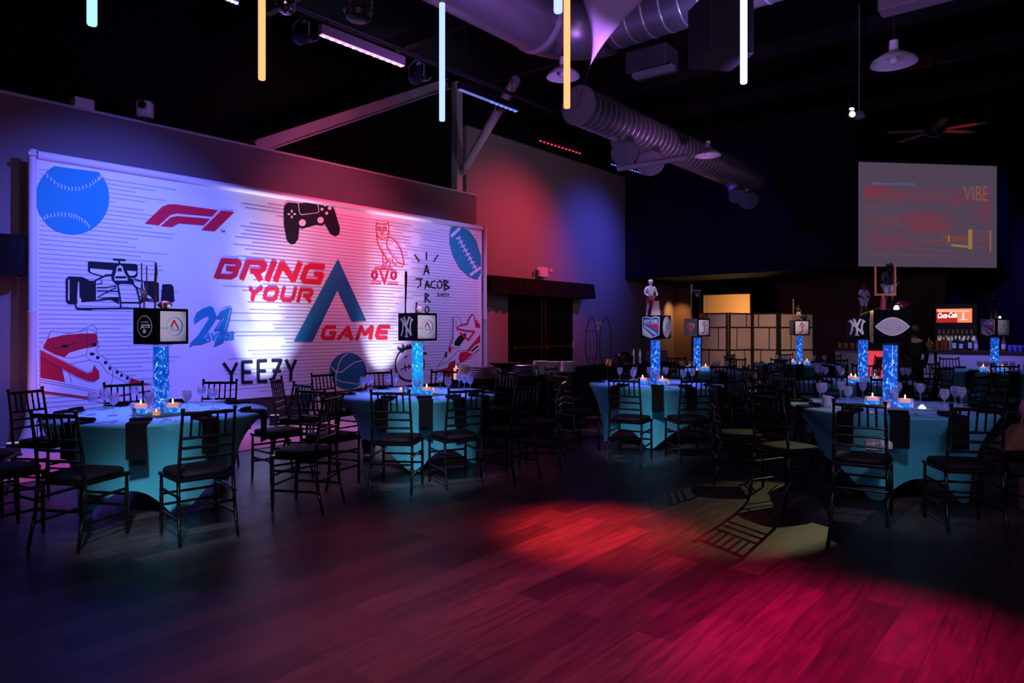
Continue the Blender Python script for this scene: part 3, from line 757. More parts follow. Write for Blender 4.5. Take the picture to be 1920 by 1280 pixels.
# dish pendant lamps
def dish(px, py, F, r, label, top=6.98):
    x, y = at(px, F); z = zat(py, F)
    t = thing('pendant_lamp', label, 'pendant lamp', (x, y, z))
    MB().lathe([(r, -.02), (r*.92, .02), (r*.55, .08), (r*.2, .13), (.05, .16), (.045, .24)], n=28, cap=(False, True)).build('shade', mat('white_enamel_shade', (.62, .56, .62), .4), t, smooth=True)
    MB().ball((0, 0, .02), .05, 12).build('bulb', WHITEPLASTIC, t, smooth=True)
    MB().tube([(0, 0, .2), (0, 0, .30)], .02, 8).tube([(0, 0, .24), (0, 0, top-z)], .009, 8).build('rod', DARKMETAL, t, smooth=True)
dish(1056, 142, 9.0, .216, 'unlit white dish lamp under the duct elbow, behind the orange tube', top=5.12)
dish(1327, 290, 12.5, .23, 'smallest unlit white dish lamp, beside the capped duct')
dish(1676, 116, 7.9, .245, 'large unlit white dish lamp at upper right')
# ceiling fan
x, y = at(1752, 12.5); z = zat(246, 12.5)
t = thing('ceiling_fan', 'dark ceiling fan with one blade lit red above the screen', 'ceiling fan', (x, y, z), rad(-50.3))
MB().lathe([(.06, -.1), (.13, -.06), (.14, .02), (.05, .06)], n=20).build('motor', DARKMETAL, t, smooth=True)
MB().tube([(0, 0, .05), (0, 0, 6.98-z)], .015, 8).build('rod', DARKMETAL, t)
for a in (8, 105, 172, 250, 320): MB().box((.48, 0, .01), (.6, .14, .012)).xf(Matrix.Rotation(rad(a), 4, 'Z')).build('blade', mat('dark_brown_blade', (.16, .08, .08), .5), t)
# spot lamp, mirror ball, fresnel lamp, small fixtures
SLP = at(1596, 10.8); SLZ = zat(211, 10.8)
t = thing('spot_lamp', 'small twin spot lamp shining bright white under the ceiling', 'spot lamp', (*SLP, SLZ), rad(-50.3))
MB().tube([(0, .10, 0), (0, -.03, -.03)], [.05, .06], 14).build('can', DARKMETAL, t, smooth=True)
MB().ball((0, -.04, -.035), .045, 10, sc=(1, .3, 1)).ball((0, -.02, .05), .038, 10, sc=(1, .3, .6)).build('lens', mat('white_spot_lens', (1, 1, 1), .3, emit=(.95, 1, .9), es=12), t, smooth=True)
MB().tube([(0, .08, 0), (0, .08, 6.98-SLZ)], .012, 6).build('hanger', DARKMETAL, t)
x, y = at(1611, 11.7)
tag(MB().lathe([(.07, 0), (.1, .04), (.05, .12)], (x, y, zat(222, 11.7)), 14).tube([(x, y, zat(222, 11.7)+.1), (x, y, 6.98)], .01, 6).build('downlight', mat('lavender_can', (.4, .34, .42), .5), smooth=True), 'small unlit round downlight beside the bright twin spot', 'lamp')
x, y = at(536, 5.6); z = zat(9, 5.6)
t = thing('mirror_ball', 'small dark mirror ball at the top edge beside the orange tube', 'mirror ball', (x, y, z))
bmx = bmesh.new(); bmesh.ops.create_icosphere(bmx, subdivisions=3, radius=.08); me = bpy.data.meshes.new('ball'); bmx.to_mesh(me); bmx.free(); me.materials.append(mat('mirror_facets', (.6, .6, .65), .12, 1))
o = bpy.data.objects.new('faceted_ball', me); COL.objects.link(o); o.parent = t
MB().tube([(0, 0, .07), (0, 0, 6.98-z)], .004, 5).build('cord', DARKMETAL, t)
x, y = at(672, 5.3); z = zat(12, 5.3)
t = thing('stage_lamp', 'black ribbed stage lamp at the top edge between tube lights', 'stage lamp', (x, y, z))
MB().lathe([(.07, -.11), (.095, -.09), (.1, -.05), (.115, -.04), (.1, -.03), (.115, .0), (.1, .01), (.115, .04), (.1, .05), (.12, .09), (.09, .2)], n=24).build('body', DARKMETAL, t, smooth=True)
MB().tube([(0, 0, .18), (0, 0, 6.98-z)], .01, 6).build('hanger', DARKMETAL, t)
for (px, py, F, lab) in ((567, 66, 7.9, 'small stage light hanging left of the pink batten'), (782, 142, 8.7, 'small stage light hanging right of the pink batten')):
    x, y = at(px, F); z = zat(py, F)
    t = thing('par_light', lab, 'stage light', (x, y, z), rad(20))
    Rm = Matrix.Rotation(rad(48), 3, 'Y')
    MB().lathe([(.05, -.1), (.09, -.08), (.1, .1)], n=18, M=Rm, cap=(True, False)).build('can', DARKMETAL, t, smooth=True)
    MB().box(Rm @ Vector((0, 0, .13)), (.24, .012, .09), M=Rm).box(Rm @ Vector((.11, 0, .14)), (.012, .18, .1), M=Rm).build('barn_door', mat('scuffed_aluminium', (.5, .45, .55), .35, .6), t)
    MB().tube([(-.02, .1, -.02), (-.02, .11, .12), (-.02, 0, .2), (-.02, -.11, .12), (-.02, -.1, -.02)], .009, 6).build('yoke', STEEL, t)
    MB().tube([(-.02, 0, .2), (-.02, 0, max(.3, RZ+.22-z))], .012, 6).build('hanger', DARKMETAL, t)
# ceiling unit heaters / projector housing
for (px, py, F, s, lab) in ((1222, 130, 9.6, 1.0, 'grey ceiling projector unit beneath the spiral duct'),):
    x, y = at(px, F); z = zat(py, F)
    t = thing('ceiling_unit', lab, 'ceiling unit', (x, y, z), rad(-88))
    MB().rbox((0, 0, .1), (.62, .4, .3), .03).build('housing', mat('dim_grey_housing', (.10, .08, .11), .5), t)
    MB().rbox((.1, -.15, -.1), (.6, .12, .07), .01).build('rail', mat('pale_unit_rail', (.4, .36, .44), .4), t)
    MB().tube([(0, 0, .2), (0, 0, 6.98-z)], .03, 8).build('hanger', DARKMETAL, t)
x, y = at(1350, 7.2)
tag(MB().rbox((x, y, zat(60, 7.2)), (.5, .5, .62), .03, rz=rad(-40)).tube([(x, y, zat(60, 7.2)+.25), (x, y, 6.98)], .03, 8).build('hanging_speaker', mat('dark_purple_speaker', (.014, .008, .018), .7)), 'dark hanging loudspeaker beside the rightmost tube light', 'speaker')
x, y = at(1720, 5.6); z = zat(-2, 5.6)
tag(MB().rbox((x, y, z), (.55, .2, .1), .02, rz=rad(-90)).tube([(x, y-.2, z), (x, y-.2, 6.99)], .012, 6).tube([(x, y+.2, z), (x, y+.2, 6.99)], .012, 6).build('hanging_strip_light', mat('dim_violet_fixture', (.2, .15, .24), .5)), 'dim violet strip fixture at the top edge on the right', 'light fixture')

# ================================================================== PROJECTION SCREEN
bx, by_ = Vector((*P1, 0)), Vector((*P2, 0)); sd = (by_-bx); sw_ = sd.length; sd.normalize(); sn = Vector((sd.y, -sd.x, 0))
if sn.dot(-bx) < 0: sn = -sn
zs0, zs1 = 3.0, 5.52
def scr(u, v, k):
    p = bx + sd*(u*sw_) + sn*(.05+k); return (p.x, p.y, zs0+v*(zs1-zs0))
sm_ = bpy.data.materials.new('projected_picture'); sm_.use_nodes = True
N, L = nodes(sm_); b = N['Principled BSDF']; b.inputs['Base Color'].default_value = (.15, .15, .16, 1); b.inputs['Roughness'].default_value = .9
tc = N.new('ShaderNodeTexCoord'); 
mpn = N.new('ShaderNodeMapping'); mpn.inputs['Scale'].default_value = (.45, .45, 1.7); L.new(tc.outputs['Object'], mpn.inputs['Vector'])
nz = N.new('ShaderNodeTexNoise'); nz.inputs['Scale'].default_value = 1.3; nz.inputs['Detail'].default_value = 3; L.new(mpn.outputs[0], nz.inputs['Vector'])
cr = N.new('ShaderNodeValToRGB'); e = cr.color_ramp.elements
e[0].position = .44; e[0].color = (.13, .09, .15, 1); e[1].position = .78; e[1].color = (.36, .04, .07, 1)
L.new(nz.outputs[0], cr.inputs[0]); L.new(cr.outputs[0], b.inputs['Emission Color']); b.inputs['Emission Strength'].default_value = .55
sbase = mat('projected_mauve', (.15, .15, .16), .9, emit=(.13, .09, .15), es=.55)
t = thing('projection_screen', 'projection screen with red streaks and the word VIBE', 'projection screen')
MB().add([scr(0, 0, 0), scr(1, 0, 0), scr(1, 1, 0), scr(0, 1, 0), scr(0, 0, -.04), scr(1, 0, -.04), scr(1, 1, -.04), scr(0, 1, -.04)], [(0, 1, 2, 3), (4, 5, 6, 7), (0, 1, 5, 4), (2, 3, 7, 6), (0, 3, 7, 4), (1, 2, 6, 5)]).build('screen_surface', sbase, t)
Y_ = mat('projected_yellow', (.1, .1, .1), .9, emit=(.34, .20, .07), es=.8); O_ = mat('projected_orange', (.1, .1, .1), .9, emit=(.30, .10, .10), es=.5)
P_ = mat('projected_pink', (.1, .1, .1), .9, emit=(.22, .11, .19), es=.5); B_ = mat('projected_blue', (.1, .1, .1), .9, emit=(.10, .12, .33), es=.8); G_ = mat('projected_gold', (.1, .1, .1), .9, emit=(.26, .11, .06), es=.8)
D = Decal(scr, eps=.002)
D.frame(-0.0, 0, 1); D.poly([(.03, .10), (.95, .10), (.95, .78), (.03, .78)], 0)
random.seed(11)
D.layer += 1
for i in range(20):
    u = .03+random.random()*.25; v = .30+random.random()*.27; D.poly([(u, v), (min(.35, u+.05+random.random()*.15), v), (min(.35, u+.1), v+.004), (u, v+.004)], 3, up=False)
for i in range(14):
    u = .35+random.random()*.45; v = .15+random.random()*.26; D.poly([(u, v), (min(.95, u+.3), v), (min(.95, u+.3), v+.005), (u, v+.005)], 2, up=False)
D.layer += 1
D.poly([(.60, .25), (.80, .25), (.80, .305), (.60, .305)], 2); D.poly([(.785, .18), (.815, .18), (.815, .37), (.785, .37)], 1); D.poly([(.66, .205), (.80, .19), (.80, .21), (.66, .225)], 1); D.poly([(.945, .16), (.952, .16), (.952, .37), (.945, .37)], 1)
D.poly([(.03, .585), (.21, .585), (.21, .59), (.03, .59)], 3); D.poly([(.635, .24), (.645, .24), (.645, .31), (.635, .31)], 1)
D.text('Welcome to Club AJ', 4, (.08, .775), (.31, 0), (0, .038), bold=.02)
D.text('VIBE', 5, (.75, .655), (.18, 0), (0, .14), bold=-.01)
D.text('Welcome to Club AJ - Bring your A Game', 2, (.07, .095), (.7, 0), (0, .028), bold=.01)
D.mb.build('projected_image', [sm_, Y_, O_, P_, B_, G_], t, normals=False)
# ================================================================== TABLES
TABS = {  # name: (px, F, beta, phrase)
 'T1': (302, 6.10, 64, 'leftmost table'),
 'T2': (783, 7.85, 47, 'banner-middle table'),
 'T3': (1229, 9.25, 56, 'door-side shield table'),
 'T4': (1307, 12.1, 32, 'toy-hoop table'),
 'T5': (1499, 14.2, -6, 'farthest table'),
 'T6': (1618, 9.6, 36, 'second right-hand table'),
 'T7': (1669, 6.55, -22, 'nearest right-hand table'),
 'T8': (1865, 12.0, 17, 'bar-side table'),
}
TR = .88
BINS = ['on the far-right side of', 'on the far side, slightly right, of', 'on the far side of', 'on the far side, slightly left, of', 'on the far-left side of', 'on the left side of',
        'on the near-left side of', 'on the near side, slightly left, of', 'on the near side of', 'on the near side, slightly right, of', 'on the near-right side of', 'on the right side of']
def binner():
    used = set()
    def f(a):
        k0 = (a-30)/30.0
        best = min((k for k in range(12) if k not in used), key=lambda k: abs(((k0-k+6) % 12)-6))
        used.add(best); return BINS[best]
    return f
def tab_mesh():
    """stretch cover: round top, waist, four pulled-out feet with arched hems"""
    m = MB(); n = 96
    rings = []
    for zf, kind in ((0, 't0'), (1, 't1'), (2, 't2')): pass
    top = .76
    prof = [(.0001, top), (TR*.5, top), (TR-.02, top), (TR-.004, top-.006), (TR, top-.02)]
    vs = []; fs = []
    for r, z in prof:
        vs += [(r*math.cos(2*PI*k/n), r*math.sin(2*PI*k/n), z) for k in range(n)]
    L0 = len(prof); NS = 12
    for i in range(1, NS+1):
        t_ = i/NS
        for k in range(n):
            a = 2*PI*k/n
            da = math.degrees(a)
            near = min(abs((da-f0+180) % 360-180) for f0 in (30, 150, 210, 330))
            wide = 30 if (abs((da+180) % 360-180) < 30 or abs((da % 360)-180) < 30) else 60
            q0 = min(1, max(0, near-3.5)/(wide-3.5))
            c = 1-q0
            hem = .012 + (.20 if wide == 30 else .27)*(1-(1-q0)**2.2)
            rf = .72-(.10 if wide == 30 else .17)*(1-(1-q0)**2)
            zz = top-.02 + (hem-(top-.02))*t_
            q = 1-(top-.02-zz)/(top-.03)
            rr = rf + (TR-rf)*(max(q, 0)**1.9)*1.0
            rr = rr*(1-.06*math.sin(PI*t_)*(1-c)) - .012*c*math.sin(6*PI*t_)*t_*0
            vs.append((rr*math.cos(a), rr*math.sin(a), zz))
    R_ = L0+NS
    for i in range(R_-1):
        for k in range(n):
            l = (k+1) % n; fs.append((i*n+k, i*n+l, (i+1)*n+l, (i+1)*n+k))
    m.add(vs, fs); return m

def chair_proto():
    t = thing('ballroom_chair', 'black', 'chair')
    def post(sx, pts, r0=.0145, r1=.0115):
        P = [Vector(p) for p in pts]; path = []; rs = []
        tot = sum((P[i+1]-P[i]).length for i in range(len(P)-1)); acc = 0
        for i in range(len(P)-1):
            seg = (P[i+1]-P[i]).length; k = max(2, int(seg/.055))
            for j in range(k):
                s_ = (acc+seg*j/k)/tot; p = P[i].lerp(P[i+1], j/k); rr = r1+(r0-r1)*math.sin(PI*min(1, s_*1.1+.05))
                path += [p, p.lerp(P[i+1], .22/k if k else 0)]; rs += [rr*1.0, rr*.86]
            acc += seg
        path.append(P[-1]); rs.append(r1*.9)
        return MB().tube(path, rs, 8)
    for sx in (-1, 1):
        post(sx, [(sx*.195, -.265, 0), (sx*.19, -.215, .22), (sx*.186, -.195, .44), (sx*.18, -.215, .66), (sx*.176, -.26, .925)]).tube([(sx*.176, -.26, .92), (sx*.176, -.263, .945)], [.013, .016], 8).build('rear_leg', BLACKWOOD, t, smooth=True)
        post(sx, [(sx*.19, .185, 0), (sx*.192, .18, .44)], .016, .0125).build('front_leg', BLACKWOOD, t, smooth=True)
    def bar(a, b, r=.009, n=7):
        A, B = Vector(a), Vector(b); path = []; rs = []
        for j in range(7):
            path.append(A.lerp(B, j/6)); rs.append(r*(1.25 if j in (1, 5, 3) else 1))
        return MB().tube(path, rs, n)
    def yb(z): return -.195-.0 if z < .45 else (-.195-.02*(z-.44)/.22 if z < .66 else -.215-.045*(z-.66)/.265)
    bar((-.176, yb(.905), .905), (.176, yb(.905), .905), .0125).build('top_rail', BLACKWOOD, t, smooth=True)
    for z in (.735, .665, .59): bar((-.18, yb(z), z), (.18, yb(z), z), .0095).build('cross_rail', BLACKWOOD, t, smooth=True)
    for i in range(5):
        x = -.117+i*.0585
        bar((x, yb(.735), .735), (x*.98, yb(.9), .9), .0072, 6).build('spindle', BLACKWOOD, t, smooth=True)
    for z in (.33, .17):
        for sx in (-1, 1): bar((sx*.189, -.235, z), (sx*.191, .182, z), .0095).build('stretcher', BLACKWOOD, t, smooth=True)
    for z in (.29, .21): bar((-.19, .183, z), (.19, .183, z), .009).build('stretcher', BLACKWOOD, t, smooth=True)
    bar((-.19, -.225, .26), (.19, -.225, .26), .009).build('stretcher', BLACKWOOD, t, smooth=True)
    MB().prism([(-.19, -.2), (.19, -.2), (.21, .2), (-.21, .2)], .425, .452).build('seat_frame', BLACKWOOD, t, bevel=.006)
    m = MB(); vs = []; fs = []; nn = 28
    lay = [(.96, .452), (1.0, .462), (1.0, .478), (.95, .49), (.7, .497), (.0, .499)]
    for sc_, z in lay:
        for k in range(nn):
            a = 2*PI*k/nn; c, s_ = math.cos(a), math.sin(a)
            sx = math.copysign(abs(c)**.45, c); sy = math.copysign(abs(s_)**.45, s_)
            wd = .195+.015*sy
            vs.append((sx*wd*sc_, sy*.2*sc_, z))
    for i in range(len(lay)-1):
        for k in range(nn):
            l = (k+1) % nn; fs.append((i*nn+k, i*nn+l, (i+1)*nn+l, (i+1)*nn+k))
    fs.append(tuple(range(nn-1, -1, -1)))
    m.add(vs, fs).build('seat_cushion', CUSHION, t, smooth=True)
    return t
CH0 = chair_proto(); chair_used = [False]
def put_chair(R, F, tR, tF, label, group, twist=0):
    x, y = W(R, F); tx, ty = W(tR, tF)
    rz = math.atan2(ty-y, tx-x)-PI/2+rad(twist)
    if not chair_used[0]:
        chair_used[0] = True; CH0.location = (x, y, 0); CH0.rotation_euler.z = rz; CH0['label'] = label; CH0['group'] = group; return CH0
    return dup(CH0, (x, y, 0), rz, label, group)
TM = tab_mesh()
tab0 = None
ANG = {
 'T1': [(-158, 1.3, 0), (-121, 1.22, 0), (-87, 1.20, -14), (-53, 1.33, 5), (-12, 1.38, 0), (47, 1.12, 0), (93, 1.15, 0), (131, 1.15, 0), (168, 1.17, 0)],
 'T2': [(-119, 1.38, 0), (-90, 1.36, -6), (-66, 1.28, 4), (-41, 1.36, 0), (-12, 1.40, 0), (47, 1.22, 0), (84, 1.25, 0), (118, 1.22, 0), (147, 1.3, 0), (180, 1.34, 0)],
 'T3': [(-148, 1.3, 0), (-113, 1.42, -4), (-86, 1.33, 4), (-53, 1.3, 0), (-20, 1.3, 0), (20, 1.3, 0), (62, 1.25, 0), (100, 1.25, 0), (150, 1.3, 0)],
 'T4': [(-150, 1.25, 0), (-122, 1.25, 0), (-90, 1.25, 0), (-35, 1.25, 0), (5, 1.25, 0), (45, 1.2, 0), (90, 1.2, 0), (140, 1.2, 0)],
 'T5': [(-170, 1.3, 0), (-125, 1.25, 0), (-88, 1.3, 0), (-45, 1.25, 0), (-5, 1.3, 0), (40, 1.2, 0), (80, 1.2, 0), (135, 1.25, 0)],
 'T6': [(-165, 1.3, 0), (-130, 1.25, 0), (-95, 1.28, 0), (-60, 1.25, 0), (-20, 1.3, 0), (20, 1.25, 0), (62, 1.2, 0), (105, 1.25, 0), (150, 1.3, 0)],
 'T7': [(172, 1.38, 0), (-154, 1.33, 0), (-127, 1.32, 5), (-97, 1.3, -4), (-58, 1.22, 0), (-22, 1.3, 0), (25, 1.25, 0), (62, 1.25, 0), (95, 1.25, 0), (135, 1.3, 0)],
 'T8': [(-160, 1.3, 0), (-120, 1.25, 0), (-85, 1.28, 0), (-45, 1.25, 0), (30, 1.2, 0), (85, 1.2, 0), (120, 1.25, 0), (155, 1.25, 0)],
}
FEET = {'T1': -83, 'T2': -55, 'T3': -137, 'T4': 10, 'T5': 0, 'T6': 20, 'T7': -97, 'T8': 5}
TC = {}
# napkin laid over the table edge, tied in the middle
def napkin_proto():
    t = thing('napkin', '', 'napkin')
    m = MB(); w = .075
    path = [(.68, .768, .04), (.72, .772, .06), (.78, .770, .07), (.84, .768, .075), (.887, .764, .075), (.896, .74, .07), (.896, .64, .07), (.894, .56, .07), (.893, .50, .07)]
    vs = []; fs = []
    for (r, z, ww) in path:
        dx, dz = (.006, 0) if r > .89 else (0, .008)
        vs += [(-ww, r, z), (ww, r, z), (ww, r+dx, z+dz), (-ww, r+dx, z+dz)]
    for i in range(len(path)-1):
        for k in range(4):
            l = (k+1) % 4; fs.append((i*4+k, i*4+l, i*4+4+l, i*4+4+k))
    fs += [(0, 1, 2, 3), tuple(len(path)*4-4+k for k in range(4))]
    m.add(vs, fs).build('cloth', NAPKIN, t)
    MB().rbox((0, .74, .785), (.16, .05, .03), .012).build('knot', NAPKIN, t)
    return t
NP0 = napkin_proto(); np_used = [False]
def goblet_proto(name, prof, fill):
    t = thing(name, '', 'goblet')
    MB().lathe(prof, n=16, cap=(True, False)).build('glass', GLASS, t, smooth=True)
    if fill: MB().lathe(fill, n=14).build('water', WATER, t, smooth=True)
    return t
GOB = goblet_proto('water_goblet', [(.034, 0), (.034, .003), (.006, .010), (.005, .075), (.010, .085), (.030, .105), (.040, .135), (.040, .155), (.034, .185), (.033, .185), (.038, .15), (.028, .107), (.004, .09)],
                   [(.006, .094), (.026, .108), (.036, .138), (.036, .150)])
WIN = goblet_proto('wine_glass', [(.032, 0), (.032, .003), (.005, .008), (.0045, .095), (.012, .105), (.032, .130), (.036, .155), (.030, .20), (.029, .20), (.034, .155), (.028, .130), (.004, .11)], None)
used_p = set()
def put(proto, loc, rz, label, group=None):
    if proto.name not in used_p:
        used_p.add(proto.name); proto.location = loc; proto.rotation_euler.z = rz; proto['label'] = label
        if group: proto['group'] = group
        return proto
    return dup(proto, loc, rz, label, group)
# candle bowl: glass bowl, gel, floating candle, flame
def bowl_proto():
    t = thing('candle_bowl', '', 'candle')
    MB().lathe([(.05, 0), (.068, .01), (.072, .05), (.066, .085), (.064, .085), (.07, .05), (.06, .012)], n=20, cap=(True, False)).build('bowl', GLASS, t, smooth=True)
    MB().lathe([(.046, .004), (.064, .012), (.068, .045), (.06, .05)], n=18).build('gel', GEL, t, smooth=True)
    MB().lathe([(.045, .05), (.05, .056), (.05, .075), (.042, .082)], n=16).build('floating_candle', CANDLE, t, smooth=True)
    MB().lathe([(.001, .084), (.007, .094), (.006, .105), (.0006, .122)], n=8).build('flame', FLAME, t, smooth=True)
    return t
BOWL = bowl_proto()
def votive_proto():
    t = thing('votive', '', 'candle')
    MB().lathe([(.03, 0), (.035, .02), (.036, .06), (.034, .06), (.033, .02)], n=16, cap=(True, False)).build('cup', GLASS, t, smooth=True)
    MB().lathe([(.029, .004), (.031, .03)], n=14).build('wax', AMBER, t, smooth=True)
    MB().lathe([(.001, .032), (.005, .040), (.0006, .056)], n=8).build('flame', FLAME, t, smooth=True)
    return t
VOT = votive_proto()
def shaker_proto():
    t = thing('shaker', '', 'shaker')
    MB().lathe([(.018, 0), (.019, .01), (.012, .035), (.014, .07), (.012, .075)], n=14).build('glass_body', mat('frosted_glass', (.55, .55, .6), .2), t, smooth=True)
    MB().lathe([(.014, .075), (.014, .088), (.006, .096)], n=14).build('cap', SILVER, t, smooth=True)
    return t
SHK = shaker_proto()
def fork_proto():
    t = thing('fork', '', 'fork')
    m = MB().box((0, -.03, .004), (.008, .13, .003)).box((0, .05, .004), (.022, .03, .003))
    for k in range(4): m.box((-.009+.006*k, .08, .004), (.0035, .04, .003))
    m.build('fork_body', SILVER, t); return t
def knife_proto():
    t = thing('knife', '', 'knife')
    MB().box((0, -.05, .004), (.013, .09, .005)).build('handle', SILVER, t); MB().prism([(-.008, -.005), (.007, -.005), (.009, .08), (.004, .11), (-.008, .11)], .003, .0055).build('blade', SILVER, t)
    return t
FRK = fork_proto(); KNF = knife_proto()
def vase_obj(x, y, z0, F, label, glow):
    t = thing('light_vase', label, 'vase', (x, y, z0))
    MB().lathe([(.062, .004), (.062, .57), (.0001, .572)], n=28, cap=(True, False)).build('glowing_beads', glow, t, smooth=True)
    MB().lathe([(.066, 0), (.066, .592), (.0635, .592), (.0635, .002)], n=28, cap=(True, False)).build('glass_cylinder', VASEGLASS, t, smooth=True)
    return t
TDESC = {}
for key, (px, F, beta, phrase) in TABS.items():
    R = (px-960)/FPX*F; TC[key] = (R, F); x, y = W(R, F)
    lab = {'T1': 'round table in turquoise stretch cloth, leftmost, before the sneaker print', 'T2': 'round table in turquoise stretch cloth before the middle of the banner',
           'T3': 'turquoise round table with the blue and red shield box, left of centre floor', 'T4': 'turquoise round table with the toy hoop centrepiece, behind the shield table',
           'T5': 'farthest turquoise round table, just before the folding screen', 'T6': 'turquoise round table behind the nearest right-hand one, monogram box on it',
           'T7': 'nearest right-hand round table in turquoise stretch cloth with silver oval box', 'T8': 'far right turquoise round table close to the bar front'}[key]
    t = thing('round_table', lab, 'table', (x, y, 0), rad(FEET[key]-50.3), 'round banquet tables')
    if tab0 is None: tab0 = TM.build('stretch_cover', TEAL, t, smooth=True)
    else: c = tab0.copy(); COL.objects.link(c); c.parent = t
    for k in range(4):
        a = rad((30, 150, 210, 330)[k])
        MB().tube([(.66*math.cos(a), .66*math.sin(a), .012), (.52*math.cos(a), .52*math.sin(a), .70)], .016, 8).build('leg', STEEL, t)
    bf = binner(); bn = binner(); bg = binner()
    grp = {'T1': 'chairs at the leftmost table', 'T2': 'chairs at the banner-middle table', 'T3': 'chairs at the shield-box table', 'T4': 'chairs at the hoop table', 'T5': 'chairs at the farthest table',
           'T6': 'chairs at the second right table', 'T7': 'chairs at the nearest right table', 'T8': 'chairs at the bar-side table'}[key]
    for (a, d, tw) in ANG[key]:
        cR, cF = R+d*math.cos(rad(a)), F+d*math.sin(rad(a))
        where = bf(a)
        put_chair(cR, cF, R, F, 'black ballroom chair %s the %s' % (where, phrase), grp, tw)
        # napkin at each seat, a little beside the chair axis
        x0, y0 = x, y; aw = rad(a+13)
        wx, wy = W(math.cos(aw), math.sin(aw))
        rz = math.atan2(wy, wx)-PI/2
        put(NP0, (x, y, 0), rz, 'black napkin hanging %s the %s' % (where, phrase), 'black napkins on the tables')
        if key in ('T1', 'T2', 'T7', 'T3', 'T6'):
            for pr, off, nm in ((FRK, -4, 'fork'), (KNF, 25, 'knife')):
                a2 = rad(a+off); q = W(R+.70*math.cos(a2), F+.70*math.sin(a2))
                put(pr, (*q, .762), rz+PI, 'steel %s laid %s the %s' % (nm, where, phrase), 'cutlery on the tables')
# goblets: placed from where the photo shows them
def on_table(px, ytop, h=.185):
    F = (CH-.76-h)*FPX/(ytop-HZ); return F
def clampt(key, R, F, rmax=.62):
    tR, tF = TC[key]; dx, dy = R-tR, F-tF; d = math.hypot(dx, dy)
    if d > rmax: dx, dy = dx*rmax/d, dy*rmax/d
    if d < .15: dx, dy = 0, -.3
    return tR+dx, tF+dy, math.degrees(math.atan2(dy, dx))
GL = {'T1': [(174, 736, 0), (192, 729, 0), (213, 737, 0), (252, 723, 1), (279, 736, 0), (350, 732.5, 0), (378, 723, 0), (399, 728, 0)],
      'T2': [(671, 706, 0), (685, 704, 0), (693, 702, 1), (724, 701, 0), (732, 699, 1), (782, 711, 0), (830, 697, 1), (840, 708, 0), (871, 698.5, 1), (879, 701, 0), (896, 703.5, 0)],
      'T3': [(1162, 689, 0), (1180, 686, 0), (1187, 693, 0), (1216, 687, 0), (1231, 696, 0), (1254, 680, 0), (1281, 693, 0), (1298, 691, 0)],
      'T4': [(1278, 677, 0), (1290, 679, 0), (1346, 676, 0), (1352, 680, 0), (1362, 677, 0)],
      'T5': [(1456, 665, 0), (1467, 666, 0), (1475, 666, 0), (1526, 666, 0), (1546, 666, 0)],
      'T6': [(1517, 685, 0), (1531, 686, 0), (1548, 688, 0), (1569, 685, 0), (1577, 690, 0), (1600, 690, 0), (1702, 689, 0), (1715, 689, 0)],
      'T7': [(1521, 716, 0), (1531, 718, 0), (1554, 712, 0), (1590, 724, 0), (1608, 712, 0), (1676, 730, 0), (1688, 714, 0), (1760, 715, 0), (1771, 729, 0), (1798, 724, 0), (1809, 725, 0)],
      'T8': [(1798, 681, 0), (1818, 682, 0), (1826, 685, 0), (1852, 680, 0), (1893, 682, 0), (1905, 683, 0)]}
for key, lst in GL.items():
    ph = TABS[key][3]; placed = []; bnn = binner()
    for i, (px, yt, kind) in enumerate(lst):
        F = on_table(px, yt, .20 if kind else .185)
        tR, tF = TC[key]
        F = max(tF-.8, min(tF+.75, F))
        R, F, an = clampt(key, (px-960)/FPX*F, F)
        for (r2, f2) in placed:
            d = math.hypot(R-r2, F-f2)
            if d < .095:
                a2 = math.atan2(F-f2, R-r2) if d > .01 else 0; R, F = r2+.1*math.cos(a2), f2+.1*math.sin(a2)
        placed.append((R, F)); x, y = W(R, F)
        where = bnn(an)
        put(WIN if kind else GOB, (x, y, .761), 0, ('tall empty wine glass %s the %s' if kind else 'water goblet %s the %s') % (where, ph), 'glasses on the tables')
# candle bowls, votives, shakers around each vase
CN = {'T1': [(264, 5.95, 'b'), (293, 5.84, 'v'), (324, 6.02, 'b'), (252, 5.55, 's')],
      'T2': [(757, 7.7, 's'), (764, 7.6, 's'), (800, 7.65, 'b'), (752, 7.95, 'v'), (812, 7.9, 'v')],
      'T3': [(1205, 9.1, 'b'), (1242, 8.95, 'b'), (1252, 9.15, 'v'), (1217, 8.95, 's')],
      'T4': [(1293, 12.0, 'b'), (1306, 11.8, 'v'), (1323, 12.0, 'b'), (1317, 12.3, 'v')],
      'T5': [(1487, 14.0, 'b'), (1500, 13.9, 'v'), (1513, 14.0, 'b')],
      'T6': [(1596, 9.5, 'b'), (1604, 9.3, 'b'), (1640, 9.45, 'b'), (1622, 9.3, 's')],
      'T7': [(1636, 6.58, 'b'), (1653, 6.4, 's'), (1662, 6.42, 'v'), (1697, 6.40, 'b'), (1646, 6.75, 'v')],
      'T8': [(1844, 11.9, 'b'), (1858, 11.8, 'v'), (1880, 11.85, 'b'), (1887, 12.1, 'v')]}
for key, lst in CN.items():
    ph = TABS[key][3]; bb = binner()
    for (px, F, k) in lst:
        R = (px-960)/FPX*F; x, y = W(R, F)
        an = math.degrees(math.atan2(F-TC[key][1], R-TC[key][0])); w = bb(an)
        pr, nm = {'b': (BOWL, 'blue gel candle bowl on the %s, %s the vase'), 'v': (VOT, 'amber votive candle on the %s, %s the vase'), 's': (SHK, 'small glass shaker on the %s, %s the vase')}[k]
        w2 = w.replace('on the ', '').replace(' side', '').replace(', slightly', ' slightly').replace(', of', ' of')
        put(pr, (x, y, .761), 0, nm % (ph, w2), 'table candles and shakers')
